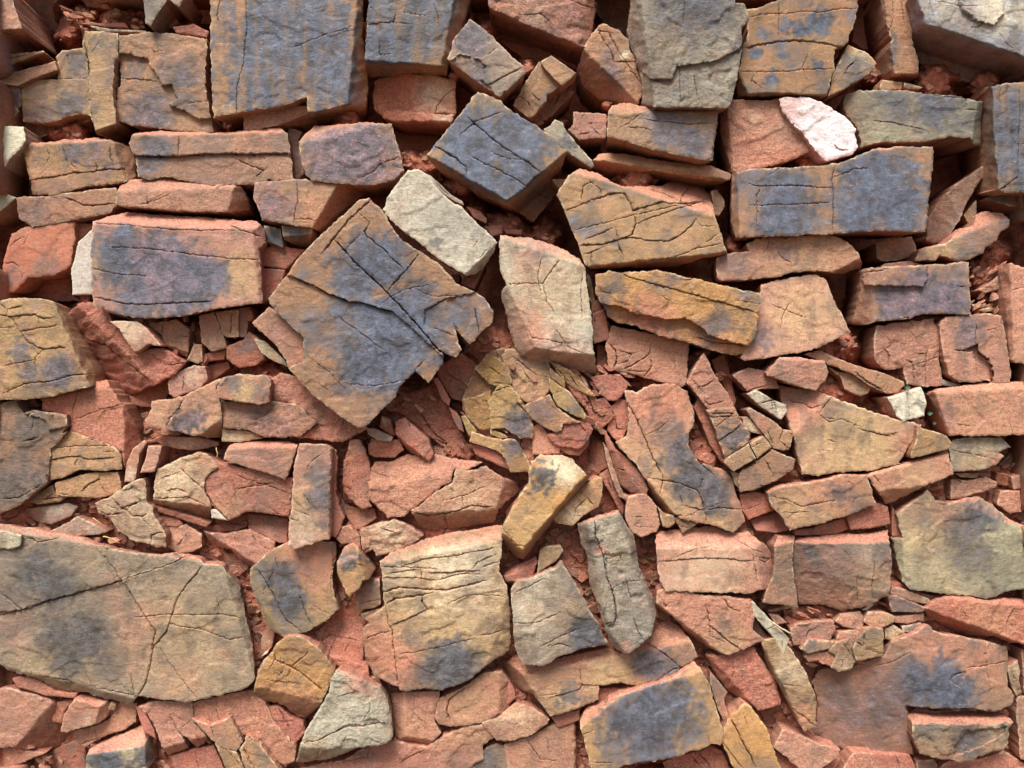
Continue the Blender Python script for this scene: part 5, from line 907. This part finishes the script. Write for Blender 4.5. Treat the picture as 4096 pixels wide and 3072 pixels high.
def tube(P, R, n=6):
    P = np.array(P); V = []; F = []
    for i, p in enumerate(P):
        t = P[min(i+1, len(P)-1)]-P[max(i-1, 0)]; t /= np.linalg.norm(t)
        a = np.cross(t, [0, 1, .2]); a /= np.linalg.norm(a); b = np.cross(t, a)
        V += [p+R[i]*(math.cos(q)*a+math.sin(q)*b) for q in np.arange(n)*2*math.pi/n]
    for i in range(len(P)-1):
        F += [(i*n+j, i*n+(j+1) % n, (i+1)*n+(j+1) % n, (i+1)*n+j) for j in range(n)]
    F += [tuple(range(n-1, -1, -1)), tuple(range((len(P)-1)*n, len(P)*n))]
    return V, F
def litter(name, cat, label, mat, rows, r, group=None):
    P = [wpt(*q) for q in rows]; Q = [P[0]]
    for a, b in zip(P[:-1], P[1:]): Q += [a+(b-a)*t for t in (.33, .67, 1)]
    Q = [q+np.random.default_rng(i+3).normal(0, .0004, 3) for i, q in enumerate(Q)]
    V, F = tube(Q, np.linspace(r, r*.55, len(Q))); o = sheet(name, V, F, mat)
    o["label"] = label; o["category"] = cat
    if group: o["group"] = group
G = "dry straws lodged in the wall"
T(2996, 2247)
litter("twig", "twig", "short bleached twig lying on rubble beside a narrow pale splinter", TWIG, [(185, 490, .052), (260, 535, .05), (345, 578, .05)], .0024)
T(0, 1500)
litter("straw", "straw", "bent golden straw on the dark olive block at the left", STRAW, [(240, 348, .052), (246, 312, .056), (290, 310, .054)], .0011, G)
litter("straw", "straw", "thin straw dangling under the stone with the dark blue blotch", STRAW, [(1738, 585, .04), (1748, 625, .044), (1750, 668, .042)], .0011, G)
litter("straw", "straw", "pale curved straw along the top edge of the huge lower left slab", STRAW, [(828, 1300, .048), (900, 1312, .052), (968, 1352, .05)], .0013, G)
litter("straw", "straw", "thin straw beside the shattered pale yellowish stone", STRAW, [(745, 1150, .03), (790, 1175, .034), (832, 1212, .03)], .0010, G)
def seedling(x, y, z, label, i, s=1.):
    root = bpy.data.objects.new("seedling", None); sc.collection.objects.link(root)
    p0 = wpt(x, y+14, z-.004); root.location = p0
    root["label"] = label; root["category"] = "seedling"; root["group"] = "tiny green seedlings in the joints"
    rg = np.random.default_rng(90+i); tip = np.array([.001, -.006, .006])*s
    V, F = tube([np.zeros(3), tip*.5+[.0005, 0, 0], tip], [.0007, .0006, .0005]); sheet("stem", V, F, LEAF, root)
    for q in range(4):
        a = q*math.pi/2+rg.uniform(-.4, .4); l = .0062*s*rg.uniform(.75, 1.15); w = l*.38
        d = np.array([math.cos(a), -.35, math.sin(a)]); d /= np.linalg.norm(d); sd = np.cross(d, [0, -1, 0]); sd /= np.linalg.norm(sd)
        up = np.array([0, -1, .25])
        V = [tip]+[tip+d*l*t+sd*w*k_*b+up*l*.12*math.sin(t*3) for t, b in ((.3, .8), (.6, 1), (.85, .6)) for k_ in (-1, 0, 1)]+[tip+d*l]
        V = [v-up*(.0006 if j % 3 == 2 else 0) for j, v in enumerate(V)]
        F = [(0, 1, 2), (0, 2, 3), (1, 4, 5, 2), (2, 5, 6, 3), (4, 7, 8, 5), (5, 8, 9, 6), (7, 10, 8), (8, 10, 9)]
        sheet("leaf", V, F, LEAF, root)
T(2996, 1500)
seedling(1250, 112, .045, "tiny green seedling above the little cream and grey striped stone", 0, 1.1)
seedling(1440, 312, .040, "tiny green seedling right of the little cream and grey striped stone", 1, .8)
seedling(1480, 392, .040, "tiny narrow green seedling in the red joint left of the pink-grey block", 2, .75)
